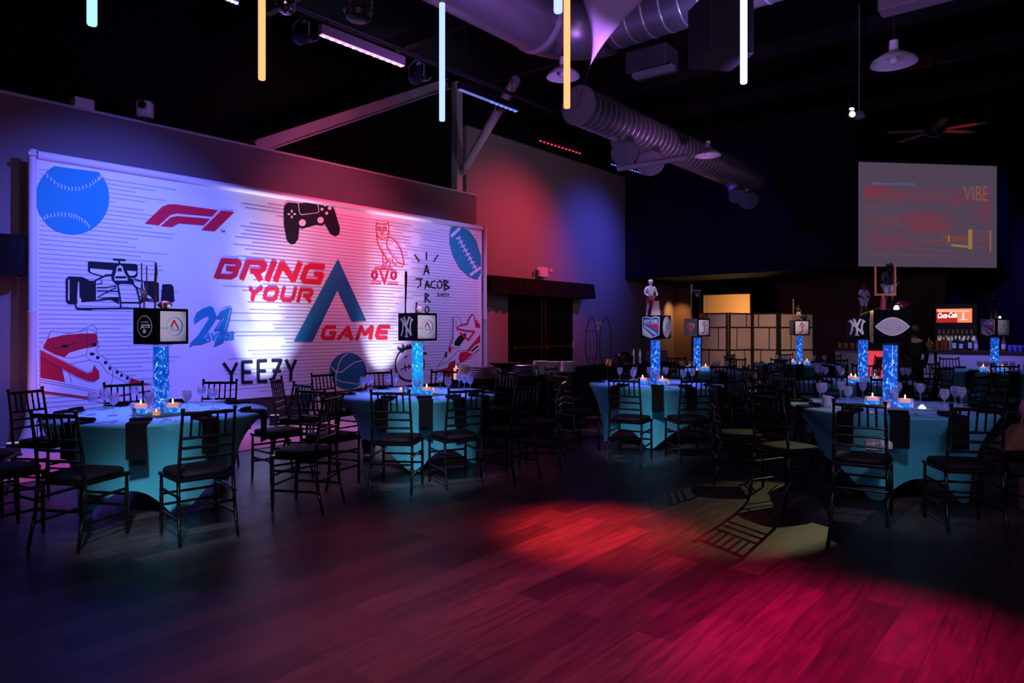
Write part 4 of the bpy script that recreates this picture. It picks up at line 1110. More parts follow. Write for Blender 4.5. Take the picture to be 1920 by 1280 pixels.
def putxy(px, F): return W((px-960)/FPX*F, F)
# LED puck and mug on the nearest right table
x, y = putxy(1729, 6.35)
o = MB().lathe([(.03, 0), (.03, .012), (.016, .02), (.012, .032), (.001, .034)], (0, 0, 0), 16).build('led_light', PUCK, smooth=True, loc=(x, y, .761)); tag(o, 'tiny white glowing light on the nearest right-hand table', 'led light')
x, y = putxy(1550, 6.5)
t = thing('coffee_mug', 'plain white mug on the nearest right-hand table', 'mug', (x, y, .761), rad(-50))
MB().lathe([(.036, 0), (.04, .006), (.041, .10), (.037, .10), (.036, .01)], n=24).build('cup', PORCELAIN, t, smooth=True)
MB().tube([(.038, 0, .085), (.062, 0, .082), (.072, 0, .055), (.060, 0, .028), (.038, 0, .022)], .006, 8).build('handle', PORCELAIN, t, smooth=True)
# rose silhouettes etc.
x, y = putxy(1661, 8.9)
t = thing('dark_rose', 'black rose in a slim black vase behind the two glowing vases', 'rose', (x, y, .761))
MB().lathe([(.03, 0), (.035, .05), (.018, .14), (.02, .17)], n=14).build('vase', DARKMETAL, t, smooth=True)
m = MB()
for k in range(7): m.ball((.035*math.cos(k*.9), .035*math.sin(k*.9), .20+.008*(k % 3)), .022, 8)
m.ball((0, 0, .21), .03, 8).build('bloom', NAPKIN, t, smooth=True)

# ------------------------------------------------------------------ centrepieces
S = .31; BZ = 1.355
PM = [WHITEPANEL, mat('cyan_print', (.03, .35, .62), .6), RED, mat('black_panel_print', (.006, .006, .008), .5), mat('white_print', (.75, .74, .78), .6), mat('shield_blue', (.01, .09, .42), .6), mat('orange_print', (.75, .12, .02), .6), mat('grey_print', (.4, .38, .42), .6), mat('pale_cyan_print', (.35, .6, .75), .6)]
PW, PC, PR, PK, PS, PB, PO, PG, PP = range(9)
def FR(u, v, k): return (u, -S/2-.003-k, v)
def FL(u, v, k): return (-S/2-.003-k, -u, v)
def ny(D, sc=1.0):
    D.layer += 1; w = .026*sc
    def P(l): return [(a*sc, b*sc) for a, b in l]
    D.stroke(P([(-.085, .085), (.085, -.095)]), w*1.15, PS); D.stroke(P([(-.085, .085), (-.060, .03), (-.070, -.04), (-.095, -.105)]), w, PS); D.stroke(P([(.085, -.095), (.065, -.03), (.068, .03), (.09, .085)]), w, PS)
    D.stroke(P([(-.045, .115), (.0, .02), (0, -.10)]), w*1.1, PS); D.stroke(P([(.05, .115), (.0, .015)]), w*1.1, PS)
    D.stroke(P([(-.03, -.108), (.03, -.108)]), w*.7, PS); D.stroke(P([(-.12, .075), (-.075, .10)]), w*.8, PS); D.stroke(P([(.07, .10), (.115, .07)]), w*.8, PS)
def shield(D):
    D.poly([(-.125, .13), (-.06, .145), (0, .125), (.06, .145), (.125, .13), (.118, -.10), (.07, -.125), (0, -.145), (-.07, -.125), (-.118, -.10)], PS)
    D.poly([(-.115, .12), (-.06, .134), (0, .115), (.06, .134), (.115, .12), (.108, -.092), (.066, -.115), (0, -.134), (-.066, -.115), (-.108, -.092)], PB)
    D.poly([(-.111, .04), (.111, .04), (.109, .045), (-.111, .045)], PS)
    D.poly([(-.06, .036), (.109, .036), (.106, -.04)], PR); D.poly([(-.110, .0), (.03, -.125), (0, -.133), (-.066, -.115), (-.107, -.092)], PS)
    D.text('NEW YORK', PS, (-.10, .055), (.2, 0), (0, .045), bold=.03)
    D.text('RANGERS', PS, (-.10, .002), (.175, -.115), (.014, .03), bold=.04)
def agame(D, c=(.01, 0)):
    D.poly([(-.128, -.13), (.128, -.13), (.128, .13), (-.128, .13)], PW)
    D.layer += 1
    for i in range(24):
        a0, a1 = -200+i*15, -200+(i+1)*15
        D.ring(c, .078, .004+.012*max(0, math.cos(rad((a0+a1)/2))), PC, a0=a0, a1=a1, n=3)
    D.layer += 1
    D.stroke([(c[0]-.035, -.005), (c[0]-.004, .05), (c[0]+.042, -.022)], .016, PR)
    D.text('BRING YOUR', PC, (-.12, -.022), (.125, 0), (0, .013), bold=.02); D.text('GAME', PC, (c[0]-.04, -.042), (.09, 0), (.004, .017), bold=.02)
def aj(D):
    D.poly([(-.128, -.13), (.128, -.13), (.128, .13), (-.128, .13)], PW); D.layer += 1
    D.stroke([(-.045, .025), (0, .105), (.05, .018)], .022, PR); D.stroke([(-.015, .03), (.02, .03)], .016, PR)
    D.stroke([(.008, .03), (.008, -.075), (-.012, -.092), (-.055, -.092)], .024, PR)
    D.text('AARON', PP, (.045, -.08), (0, .08), (-.012, 0), bold=.0); D.text('JACOB', PP, (.065, -.08), (0, .08), (-.012, 0), bold=.0)
def jets(D):
    D.layer += 1
    D.ring((0, 0), .092, .008, PS, n=40, ry=.090)
    D.text('NEW YORK', PS, (-.052, .03), (.104, 0), (.003, .012), bold=.03)
    D.text('JETS', PS, (-.064, -.025), (.13, 0), (.012, .042), bold=.055)
    D.disc((0, -.042), .022, PS, ry=.018, up=True); D.stroke([(-.008, -.042), (.008, -.042)], .004, PK, up=True)
def knicks(D):
    D.disc((0, .03), .085, PG, ry=.05, up=True); D.poly([(-.105, .045), (-.08, .07), (.08, .07), (.105, .045), (.06, -.03), (0, -.11), (-.06, -.03)], PG)
    D.poly([(-.075, .055), (.075, .055), (.05, -.03), (0, -.09), (-.05, -.03)], PB)
    D.text('KNICKS', PO, (-.085, .015), (.17, 0), (0, .05), bold=.05); D.text('NEW YORK', PO, (-.05, .072), (.1, 0), (0, .016), bold=.02)
    D.disc((0, -.035), .042, PO, up=True); D.stroke([(0, .004), (0, -.075)], .004, PR, up=True)
def lens(D):
    D.disc((0, 0), .145, PG, ry=.145, up=True, n=40); D.disc((0, 0), .135, PS, ry=.137, up=True, n=40); D.layer += 1
    D.stroke([(-.055, -.04), (-.01, .06), (.0, -.05), (.06, .08), (.07, .0), (.045, -.06)], .022, PC); D.disc((-.055, -.07), .02, PR, up=True)
def oval(D):
    pts = []
    for i in range(33):
        u = -1+2*i/32; pts.append((.135*u, .078*(1-abs(u)**1.9)))
    pts2 = [(a, -b) for a, b in reversed(pts[1:-1])]
    D.poly([(a*1.06, b*1.09) for a, b in pts+pts2], PS); D.poly(pts+pts2, PG)
    random.seed(5); D.layer += 1
    for i in range(20):
        u = random.uniform(-.085, .085); v = random.uniform(-.04, .045)
        D.stroke([(u+j*.004, v+random.uniform(-.007, .007)) for j in range(5)], .0012, PK)
BOXES = {'T1': (agame, jets, 'black display box with green-black team disc and red caret logo, on the leftmost vase'),
         'T2': (agame, ny, 'black display box with white letter monogram in front of the banner'),
         'T3': (lens, shield, 'black display box with blue, red and white shield left of the room centre'),
         'T4': (aj, knicks, 'black display box with orange ball crest and red arrow, under the toy hoop'),
         'T5': (aj, None, 'display box with red arrow before the folding screen, black figure on top'),
         'T6': (agame, ny, 'black display box with white letter monogram partly behind the silver oval box'),
         'T7': (oval, None, 'large glossy black display box with a silver oval signature plaque'),
         'T8': (agame, shield, 'display box with shield logo at far right, before the bar')}
VL = {'T1': 'blue lit bead vase on the leftmost table', 'T2': 'pale cyan lit vase before the middle of the banner', 'T3': 'blue lit bead vase under the shield box near the doors', 'T4': 'blue lit bead vase under the toy hoop box',
      'T5': 'blue lit bead vase before the folding screen', 'T6': 'blue lit bead vase under the right-hand monogram box', 'T7': 'widest-looking blue lit bead vase, under the silver oval box', 'T8': 'blue lit bead vase at far right before the bar'}
BOXT = {}
for key, (px, F, beta, ph) in TABS.items():
    x, y = W(*TC[key]); vase_obj(x, y, .761, F, VL[key], BEADSC if key == 'T2' else BEADS)
    fr, fl, lab = BOXES[key]
    t = thing('display_box', lab, 'display box', (x, y, BZ+S/2), rad(beta-50.3), 'centrepiece display boxes')
    BOXT[key] = t
    MB().box((0, 0, 0), (S, S, S)).build('acrylic_box', BOXBLACK, t, bevel=.003)
    D = Decal(FR, eps=.0006); fr(D); D.mb.build('front_emblem', PM, t, normals=False)
    if fl: D = Decal(FL, eps=.0006); fl(D); D.mb.build('side_emblem', PM, t, normals=False)
    if key == 'T5': MB().box((-S/2-.004, 0, 0), (.004, S*.86, S*.86)).build('side_emblem', mat('dim_mauve_card', (.16, .12, .18), .6), t)
def top_of(key, u, v):
    """room point on top of a box at local u (right), v (away)"""
    b = rad(TABS[key][2]-50.3); x, y = W(*TC[key])
    return (x+u*math.cos(b)-v*math.sin(b), y+u*math.sin(b)+v*math.cos(b), BZ+S+.001)
# skinned little player figurines
def figurine(label, loc, rz, H, jersey, pants, head, skin=SKIN, pose=0, name='player_figurine', stick=None):
    t = thing(name, label, 'figurine', loc, rz)
    k = H/1.8
    J = {'hip': (0, 0, .95), 'chest': (0, -.02, 1.38), 'neck': (0, -.02, 1.52), 'head': (0, -.03, 1.68),
         'ls': (-.2, 0, 1.42), 'le': (-.34, -.08, 1.15), 'lh': (-.22, -.28, .98), 'rs': (.2, 0, 1.42), 're': (.34, -.05, 1.15), 'rh': (.24, -.26, 1.0),
         'lk': (-.15, -.06, .5), 'lf': (-.2, 0, .06), 'lt': (-.21, -.16, .03), 'rk': (.15, -.02, .5), 'rf': (.19, .05, .06), 'rt': (.2, -.11, .03), 'lhip': (-.11, 0, .9), 'rhip': (.11, 0, .9)}
    if pose == 1: J.update(le=(-.42, -.05, 1.5), lh=(-.5, -.12, 1.78))
    if pose == 2: J.update(rk=(.25, -.2, .55), rf=(.35, .1, .3), rt=(.36, 0, .22), le=(-.4, 0, 1.5), lh=(-.55, -.1, 1.7))
    E = [('hip', 'chest'), ('chest', 'neck'), ('neck', 'head'), ('chest', 'ls'), ('ls', 'le'), ('le', 'lh'), ('chest', 'rs'), ('rs', 're'), ('re', 'rh'), ('hip', 'lhip'), ('lhip', 'lk'), ('lk', 'lf'), ('lf', 'lt'), ('hip', 'rhip'), ('rhip', 'rk'), ('rk', 'rf'), ('rf', 'rt')]
    RAD = {'hip': .15, 'chest': .17, 'neck': .055, 'head': .10, 'ls': .075, 'le': .05, 'lh': .045, 'rs': .075, 're': .05, 'rh': .045, 'lk': .068, 'lf': .045, 'lt': .04, 'rk': .068, 'rf': .045, 'rt': .04, 'lhip': .10, 'rhip': .10}
    names = list(J)
    def skinm(nm, keep, grow, m_):
        ks = [n_ for n_ in names if n_ in keep]; me = bpy.data.meshes.new(nm)
        me.from_pydata([tuple(c*k for c in J[n_]) for n_ in ks], [(ks.index(a), ks.index(b)) for a, b in E if a in ks and b in ks], [])
        o = bpy.data.objects.new(nm, me); COL.objects.link(o); o.parent = t
        o.modifiers.new('skin', 'SKIN'); 
        for i, n_ in enumerate(ks): me.skin_vertices[0].data[i].radius = (RAD[n_]*grow*k,)*2
        me.skin_vertices[0].data[0].use_root = True
        o.modifiers.new('smooth', 'SUBSURF').levels = 1; me.materials.append(m_)
        return o
    skinm('body', names, 1.0, skin)
    skinm('jersey', ['hip', 'chest', 'ls', 'le', 'rs', 're'], 1.22, jersey)
    skinm('trousers', ['hip', 'lhip', 'lk', 'rhip', 'rk'], 1.22, pants)
    MB().ball((0, -.03*k, 1.74*k), .135*k, 12, sc=(1, 1.1, .9)).build('helmet', head, t, smooth=True)
    MB().lathe([(.22*k, 0), (.22*k, .012), (.18*k, .018)], n=18).build('stand', DARKMETAL, t, smooth=True)
    return t
WJ = mat('lavender_white_cloth', (.55, .48, .6), .7); DJ = mat('dark_navy_cloth', (.012, .012, .03), .7); RJ = mat('faded_red_cloth', (.35, .04, .07), .7); BKM = mat('matte_black_plastic', (.01, .01, .012), .5)
CAMZ = rad(-50.3)
# T1: three sticks, a bat, ball, small glass ball
p = top_of('T1', -.09, .10)
t = thing('rugby_posts', 'thin upright yellow-pink goal posts on the leftmost display box', 'goal posts', p, CAMZ)
MB().tube([(0, 0, 0), (0, 0, .10)], .008, 8).tube([(-.022, 0, .40), (-.022, 0, .10), (.022, 0, .10), (.022, 0, .37)], .006, 8).build('posts', mat('dull_rose_metal', (.45, .25, .2), .4), t, smooth=True)
MB().rbox((0, 0, .12), (.045, .02, .05), .004).build('card_tag', WHITEPANEL, t)
p = top_of('T1', .0, .08)
tag(MB().tube([(0, 0, 0), (.004, 0, .12), (.0, 0, .2), (.01, 0, .32), (.008, 0, .41)], [.009, .012, .01, .013, .008], 10).build('player_stick', mat('brown_figurine_stick', (.25, .13, .12), .5), smooth=True, loc=p, rz=CAMZ), 'thin dark brown stick figure standing on the leftmost display box', 'figurine')
p = top_of('T1', .06, .03)
t = thing('mini_football', 'small brown football on the leftmost display box', 'football', (p[0], p[1], p[2]+.035), CAMZ)
Rm = Matrix.Rotation(rad(90), 3, 'Y')
MB().lathe([(.001, -.07), (.022, -.05), (.036, -.02), (.036, .02), (.022, .05), (.001, .07)], n=16, M=Rm).build('ball', mat('brown_pigskin', (.16, .045, .025), .5), t, smooth=True)
MB().lathe([(.0372, -.006), (.0372, .006)], (0.0, 0, 0), n=16, M=Rm, cap=(False, False)).build('stripe', PORCELAIN, t)
p = top_of('T1', .01, -.09)
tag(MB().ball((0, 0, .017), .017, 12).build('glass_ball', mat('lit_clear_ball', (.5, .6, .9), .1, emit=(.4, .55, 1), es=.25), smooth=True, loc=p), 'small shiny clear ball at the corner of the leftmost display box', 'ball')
# T2: bat and signed ball
p = top_of('T2', -.11, .08)
tag(MB().tube([(0, 0, 0), (0, 0, .03), (.0, 0, .1), (.004, 0, .22), (.006, 0, .42), (.006, 0, .47)], [.012, .008, .008, .011, .015, .013], 12).build('mini_bat', BKM, smooth=True, loc=p, rz=CAMZ), 'slim black bat standing on the banner-middle monogram box', 'bat')
p = top_of('T2', -.02, -.06)
tag(MB().ball((0, 0, .036), .036, 16).build('baseball', PORCELAIN, smooth=True, loc=p), 'white baseball on the banner-middle monogram box', 'ball')
p = top_of('T2', -.02, .0)
tag(MB().tube([(0, 0, 0), (0, 0, .07), (.006, 0, .12)], [.012, .009, .014], 8).build('red_figurine', RED, smooth=True, loc=p, rz=CAMZ), 'tiny red figure behind the white baseball', 'figurine')
# T3
p = top_of('T3', .02, .08); figurine('hockey player figurine in white and red on the shield box', p, CAMZ+rad(10), .47, WJ, RJ, WJ, WJ)
p = top_of('T3', -.10, -.04)
t = thing('goal_net', 'small pale pink goal net beside the hockey figurine', 'goal', p, CAMZ)
MB().prism([(-.07, -.03), (.06, -.03), (.055, .05), (-.045, .05)], 0, .006).add([(-.07, -.03, 0), (.06, -.03, 0), (.05, .0, .19), (-.02, .0, .19), (-.045, .05, 0), (.055, .05, 0)], [(0, 1, 2, 3), (0, 3, 4), (1, 5, 2), (4, 5, 2, 3)]).build('net', mat('pale_net', (.5, .36, .42), .8), t)
MB().tube([(-.07, -.03, 0), (-.02, 0, .19), (.05, 0, .19), (.06, -.03, 0)], .004, 6).build('goal_frame', RED, t)
p = top_of('T3', .11, -.03)
tag(MB().lathe([(.038, 0), (.038, .025)], n=20, M=Matrix.Rotation(rad(90), 3, 'X'), c=(0, 0, .038)).build('hockey_puck', BKM, smooth=True, loc=p, rz=CAMZ), 'black puck on edge beside the hockey figurine', 'puck')
# T4 hoop and ball
p = top_of('T4', -.02, .05)
t = thing('toy_hoop', 'toy basketball hoop on a tall white pole', 'hoop', p, CAMZ)
MB().tube([(-.05, 0, 0), (-.045, 0, .50)], .009, 8).build('pole', PORCELAIN, t, smooth=True)
MB().rbox((.04, 0, .49), (.17, .02, .02), .004).rbox((-.045, 0, .52), (.03, .03, .16), .004).build('backboard', WHITEPANEL, t)
m = MB(); m.tube([(.05+.05*math.cos(k*PI/8), .05*math.sin(k*PI/8)-.05, .45) for k in range(17)], .006, 6)
m.build('rim', RED, t); MB().lathe([(.05, .45), (.03, .38)], (.05, -.05, 0), 12, cap=(False, False)).build('net', mat('pale_net', (.5, .36, .42), .8), t)
p = top_of('T4', .04, -.02)
tag(MB().tube([(0, 0, 0), (0, 0, .40)], .007, 8).build('brown_pole', mat('brown_figurine_stick', (.25, .13, .12), .5), smooth=True, loc=p), 'thin brown pole beside the toy hoop', 'pole')
p = top_of('T4', .12, -.02)
tag(MB().ball((0, 0, .055), .055, 16).build('mini_basketball', mat('orange_basketball', (.75, .10, .02), .5), smooth=True, loc=p), 'small orange basketball on the far arrow box', 'ball')
# T5 figure and ball
p = top_of('T5', -.02, .02); figurine('tiny dark player figurine on the box before the folding screen', p, CAMZ, .29, DJ, WJ, BKM, pose=2)
p = top_of('T5', .09, -.02); tag(MB().ball((0, 0, .055), .055, 14, sc=(1.1, 1, 1)).build('black_helmet', BKM, smooth=True, loc=p), 'small black helmet on the box before the folding screen', 'helmet')
p = top_of('T5', -.11, .04); tag(MB().tube([(0, 0, 0), (0, 0, .44)], .012, 8).build('ochre_pole', mat('ochre_plastic', (.18, .09, .01), .5), smooth=True, loc=p), 'dark ochre pole on the box before the folding screen', 'pole')
# T6 player and bat
p = top_of('T6', .02, .0); figurine('slim player figurine in pale uniform on the right monogram box', p, CAMZ+rad(15), .44, WJ, WJ, BKM, pose=0)
p = top_of('T6', -.04, -.08); p = (p[0], p[1], p[2]+.012)
tag(MB().tube([(-.10, 0, .0), (.06, 0, .06), (.2, 0, .10)], [.008, .012, .009], 8).build('gold_bat', mat('gold_lacquer', (.5, .38, .12), .3, .6), smooth=True, loc=p, rz=CAMZ), 'gilt bat lying on the right monogram box', 'bat')
# T7 goal post, player, football, light
p = top_of('T7', -.045, -.03)
t = thing('toy_goal_post', 'orange toy goal post with a red padded base', 'goal post', p, rad(TABS['T7'][2]-50.3)+rad(12))
MB().box((0, 0, .145), (.19, .02, .02)).box((-.086, 0, .28), (.018, .018, .27)).box((.086, 0, .285), (.018, .018, .29)).box((-.02, 0, .125), (.018, .018, .04)).build('crossbar_and_uprights', mat('orange_plastic', (.65, .20, .03), .45), t, bevel=.003)
MB().rbox((-.02, 0, .055), (.038, .038, .11), .006).build('padded_base', mat('crimson_pad', (.4, .015, .05), .6), t)
p = top_of('T7', -.0, .10); figurine('player figurine in black top and pale trousers behind the orange goal post', p, CAMZ+rad(10), .44, DJ, WJ, BKM, BKM, pose=0)
p = top_of('T7', .10, .04)
tag(MB().lathe([(.001, -.085), (.025, -.06), (.04, -.02), (.04, .02), (.025, .06), (.001, .085)], n=16, M=Matrix.Rotation(rad(78), 3, 'Y'), c=(0, 0, .045)).build('dark_football', mat('dark_maroon_leather', (.10, .01, .025), .3), smooth=True, loc=p, rz=CAMZ), 'dark maroon football lying on the silver oval box', 'football')
p = top_of('T7', .04, -.10)
tag(MB().lathe([(.02, 0), (.026, .01), (.012, .04)], n=14).build('white_light', PUCK, smooth=True, loc=p), 'small bright white light on the silver oval box', 'light')
# T8
p = top_of('T8', -.03, .0); figurine('dim player figurine on the far right shield box', p, CAMZ, .41, DJ, DJ, BKM, pose=1)
p = top_of('T8', .09, .04); tag(MB().lathe([(.03, 0), (.034, .05), (.02, .11)], n=14).build('black_cup', BKM, smooth=True, loc=p), 'small black cup on the far right shield box', 'cup')
p = top_of('T8', .03, -.07); tag(MB().ball((0, 0, .02), .02, 10).build('white_bead', PUCK, smooth=True, loc=p), 'small bright bead on the far right shield box', 'light')
# ================================================================== CHAIR ITEMS ON THE RIGHT
q = W(2.93, 5.60)
t = thing('white_pouch', 'white pouch with dark lettering on a seat at the near right table', 'pouch', (*q, .50), CAMZ)
MB().rbox((0, 0, .05), (.15, .09, .095), .035).build('pouch_body', mat('off_white_fabric', (.55, .50, .58), .7), t, smooth=True)
MB().rbox((.11, .01, .045), (.07, .07, .075), .03).build('rolled_end', mat('off_white_fabric', (.55, .50, .58), .7), t, smooth=True)
D = Decal(lambda u, v, k: (u, -.047-k, v)); D.layer += 1
for st in ([(-.02, .03), (-.02, .065), (.0, .065)], [(-.02, .048), (-.005, .048)], [(.01, .03), (.025, .03), (.025, .045), (.01, .05), (.012, .065), (.03, .065)], [(-.035, .03), (-.03, .05)]): D.stroke(st, .006, 0)
D.mb.build('lettering', BKM, t, normals=False)
hx = W(4.16, 5.70)
t = thing('handbag', 'tan brown bag resting on the chair at the right edge', 'bag', (*hx, .50), CAMZ)
MB().add([(-.2, -.12, 0), (.2, -.12, 0), (.2, .12, 0), (-.2, .12, 0), (-.03, -.05, .2), (.1, -.05, .24), (.1, .05, .24), (-.03, .05, .2)], [(0, 1, 2, 3), (4, 5, 6, 7), (0, 1, 5, 4), (1, 2, 6, 5), (2, 3, 7, 6), (3, 0, 4, 7)]).build('bag_body', BROWNLEATHER, t, bevel=.03)
MB().tube([(.02, 0, .2), (.05, 0, .3), (.09, 0, .22)], .008, 8).build('handle', BROWNLEATHER, t, smooth=True)
hx = W(4.42, 5.9)
tag(MB().ball((0, 0, 0), .12, 14, sc=(.8, .6, 1)).ball((.05, .02, -.09), .09, 12).build('folded_shawl', PINKCLOTH, smooth=True, loc=(*hx, .80), rz=CAMZ), 'dusty pink folded shawl over a chair at the right edge', 'shawl')
hx = W(4.20, 5.60)
t = thing('gift_bag', 'pink and green gift bag on the floor at the right edge', 'gift bag', (*hx, 0), CAMZ)
MB().rbox((.03, 0, .17), (.2, .1, .30), .008).build('bag', mat('pale_pink_paper', (.5, .24, .24), .7), t)
D = Decal(lambda u, v, k: (u, -.052-k, v)); D.layer += 1
for (u, v) in ((-.04, .26), (-.045, .20), (-.045, .14), (.03, .23), (.05, .1)): D.poly([(u-.02, v-.022), (u+.02, v-.022), (u+.02, v+.022), (u-.02, v+.022)], 0, up=False)
D.mb.build('green_print', mat('green_paper_print', (.06, .3, .16), .7), t, normals=False)

# ================================================================== BUFFETS
def buffet(name, label, x0, x1, y0, y1, h=.765):
    t = thing(name, label, 'buffet table', ((x0+x1)/2, (y0+y1)/2, 0))
    w, d = x1-x0, y1-y0
    MB().rbox((0, 0, h-.012), (w, d, .024), .01).build('tabletop', BLACKCLOTH, t)
    m = MB(); n = 160; vs = []; fs = []; per = 2*(w+d)
    for k in range(n):
        s_ = per*k/n
        if s_ < w: p = (-w/2+s_, -d/2); nn = (0, -1)
        elif s_ < w+d: p = (w/2, -d/2+s_-w); nn = (1, 0)
        elif s_ < 2*w+d: p = (w/2-(s_-w-d), d/2); nn = (0, 1)
        else: p = (-w/2, d/2-(s_-2*w-d)); nn = (-1, 0)
        rr = .012+.018*math.sin(k*1.3)*.6
        vs += [(p[0]+nn[0]*.003, p[1]+nn[1]*.003, h-.01), (p[0]+nn[0]*(.02+rr), p[1]+nn[1]*(.02+rr), .01)]
    for k in range(n): l = (k+1) % n; fs.append((2*k, 2*l, 2*l+1, 2*k+1))
    m.add(vs, fs).build('floor_length_cloth', BLACKCLOTH, t, smooth=True)
    return t
b1 = (7.15, 9.55, 6.50, 7.25); b2_ = (10.5, 13.6, 6.75, 7.5)
buffet('buffet_table', 'long buffet table under black cloth with plates, before the double doors', *b1)
buffet('buffet_table', 'second black-draped buffet table behind the first, with the wire rack', *b2_, h=.78)
def on_b(px, F, h=.766): x, y = at(px, F); return (x, y, h)
# plate stacks: every plate
plate = None
def plates(px, F, n, r, lab, h=.766):
    global plate
    x, y, z = on_b(px, F, h)
    for i in range(n):
        if plate is None:
            plate = MB().lathe([(r*.55, 0), (r*.62, .003), (r, .011), (r, .014), (r*.6, .006)], n=24).build('dinner_plate', PORCELAIN, smooth=True); o = plate
        else: o = plate.copy(); COL.objects.link(o)
        o.location = (x, y, z+i*.0125)
        tag(o, 'white dinner plate in the %s' % lab, 'plate', 'plates in the %s' % lab)
plates(1014, 10.95, 17, .125, 'left plate stack on the buffet')
plates(1037, 11.3, 15, .125, 'middle plate stack on the buffet')
plates(1065, 11.6, 14, .125, 'right plate stack on the buffet')
# stacked trays and dark round platter
def trays(px, F, n, w, d, lab, colr):
    x, y, z = on_b(px, F)
    for i in range(n):
        t = MB().rbox((0, 0, .012), (w, d, .02), .01).build('serving_tray', colr, loc=(x, y, z+i*.035)); tag(t, 'mauve tray in the %s' % lab, 'tray', 'trays in the %s' % lab)
TRAYM = mat('mauve_tray_plastic', (.22, .13, .20), .3, .2)
trays(909, 10.15, 5, .36, .26, 'tray pile at the left end of the buffet', TRAYM)
trays(985, 10.75, 5, .30, .28, 'tray pile beside the plate stacks', TRAYM)
x, y, z = on_b(945, 10.5)
t = thing('round_platter', 'large black round platter raised on the buffet', 'platter', (x, y, z))
MB().lathe([(.10, 0), (.08, .02), (.06, .12), (.14, .15), (.23, .2), (.24, .21)], n=28).build('stand_and_dish', DARKMETAL, t, smooth=True)
for k, (px, F, r, h) in enumerate(((957, 10.1, .055, .09), (1005, 10.55, .05, .095), (933, 10.0, .03, .07))):
    x, y, z = on_b(px, F)
    tag(MB().lathe([(r*.9, 0), (r, .01), (r, h), (r*.93, h), (r*.9, .012)], n=20).build('steel_pot', STEEL, smooth=True, loc=(x, y, z)), ['shiny steel pot in the middle of the buffet front', 'shiny steel pot before the plate stacks', 'smallest steel cup at the buffet left'][k], 'pot')
x, y, z = on_b(873, 9.95)
t = thing('flower_vase', 'pale pink flowers in a small glass at the buffet left end', 'flowers', (x, y, z))
MB().lathe([(.035, 0), (.045, .1), (.043, .1)], n=16).build('glass', GLASS, t, smooth=True)
m = MB(); random.seed(2)
for k in range(22):
    a, b_ = random.random()*2*PI, random.random()*.9
    m.ball((.07*math.cos(a)*math.sqrt(1-b_*b_*.8), .07*math.sin(a)*math.sqrt(1-b_*b_*.8), .12+.055*b_), .028, 7)
m.build('blossoms', mat('pale_pink_petals', (.75, .5, .62), .8), t, smooth=True)
x, y, z = on_b(855, 9.9)
t = thing('pillar_candle', 'pale pink lit candle beside the buffet flowers', 'candle', (x, y, z))
MB().lathe([(.035, 0), (.035, .16), (.03, .165)], n=16).build('wax', CANDLE, t, smooth=True); MB().lathe([(.001, .17), (.006, .18), (.001, .2)], n=8).build('flame', FLAME, t)
# wire rack
x, y, z = on_b(1122, 13.1, .783)
t = thing('wire_rack', 'tall dark wire rack with egg-shaped loops on the second buffet', 'rack', (x, y, z), CAMZ)
def loop(cx, w, h, n=24):
    pts = []
    for k in range(n+1):
        a = -PI/2+2*PI*k/n; zz = h/2+h/2*math.sin(a); ww = w*math.cos(a)*(1.0-.12*math.sin(a)); pts.append((cx+ww, 0, zz+.004))
    return pts
MB().tube(loop(-.135, .11, .92), .008, 6).build('loop', DARKMETAL, t, smooth=True); MB().tube(loop(.135, .11, .92), .008, 6).build('loop', DARKMETAL, t, smooth=True)
for k, zz in enumerate((.14, .42, .66)): MB().box((0, 0, zz), (.5-.05*(k == 0), .12, .012)).build('shelf', DARKMETAL, t)
t = thing('rack_flowers', 'pale pink flowers in a silver cup on the wire rack', 'flowers', (*W(RF(x, y)[0], RF(x, y)[1]-.035), z+.674), CAMZ)
MB().lathe([(.024, 0), (.032, .09)], n=14).build('silver_cup', SILVER, t, smooth=True)
m = MB()
for k in range(9): m.ball((.045*math.cos(k*.8), .03*math.sin(k*.8), .115+.015*(k % 3)), .028, 7)
m.build('blossoms', mat('pale_pink_petals', (.75, .5, .62), .8), t, smooth=True)
for i, (px, F, kind) in enumerate(((1141, 13.3, 'orange'), (1170, 13.8, 'chafer'), (1188, 14.0, 'urn'), (1200, 14.1, 'urn'), (1232, 14.8, 'bin'))):
    x, y, z = on_b(px, F, .78)
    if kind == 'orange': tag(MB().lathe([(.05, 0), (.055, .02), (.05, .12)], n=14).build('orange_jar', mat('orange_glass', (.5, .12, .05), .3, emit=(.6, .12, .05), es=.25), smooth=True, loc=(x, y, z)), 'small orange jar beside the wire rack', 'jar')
    elif kind == 'chafer':
        t = thing('chafing_dish', 'dark chafing dish with glinting lid on the second buffet', 'chafing dish', (x, y, z))
        MB().rbox((0, 0, .12), (.34, .26, .1), .02).build('pan', DARKMETAL, t); MB().lathe([(.16, .17), (.15, .21), (.08, .25), (.001, .26)], n=20).build('lid', mat('dark_steel_lid', (.2, .12, .14), .25, .9), t, smooth=True); MB().box((0, 0, .035), (.3, .22, .07)).build('stand', DARKMETAL, t)
    elif kind == 'urn': tag(MB().lathe([(.035, 0), (.03, .22), (.02, .27), (.025, .30), (.001, .31)], n=14).build('thermos_flask', SILVER, smooth=True, loc=(x, y, z)), ['left', 'right'][i == 3]+' one of two silver flasks behind the shield-box vase', 'flask')
    else: tag(MB().rbox((0, 0, .12), (.42, .3, .24), .02).build('storage_bin', mat('lilac_translucent_plastic', (.12, .11, .28), .35), loc=(x, y, z)), 'pale lilac plastic bin at the end of the second buffet', 'bin')
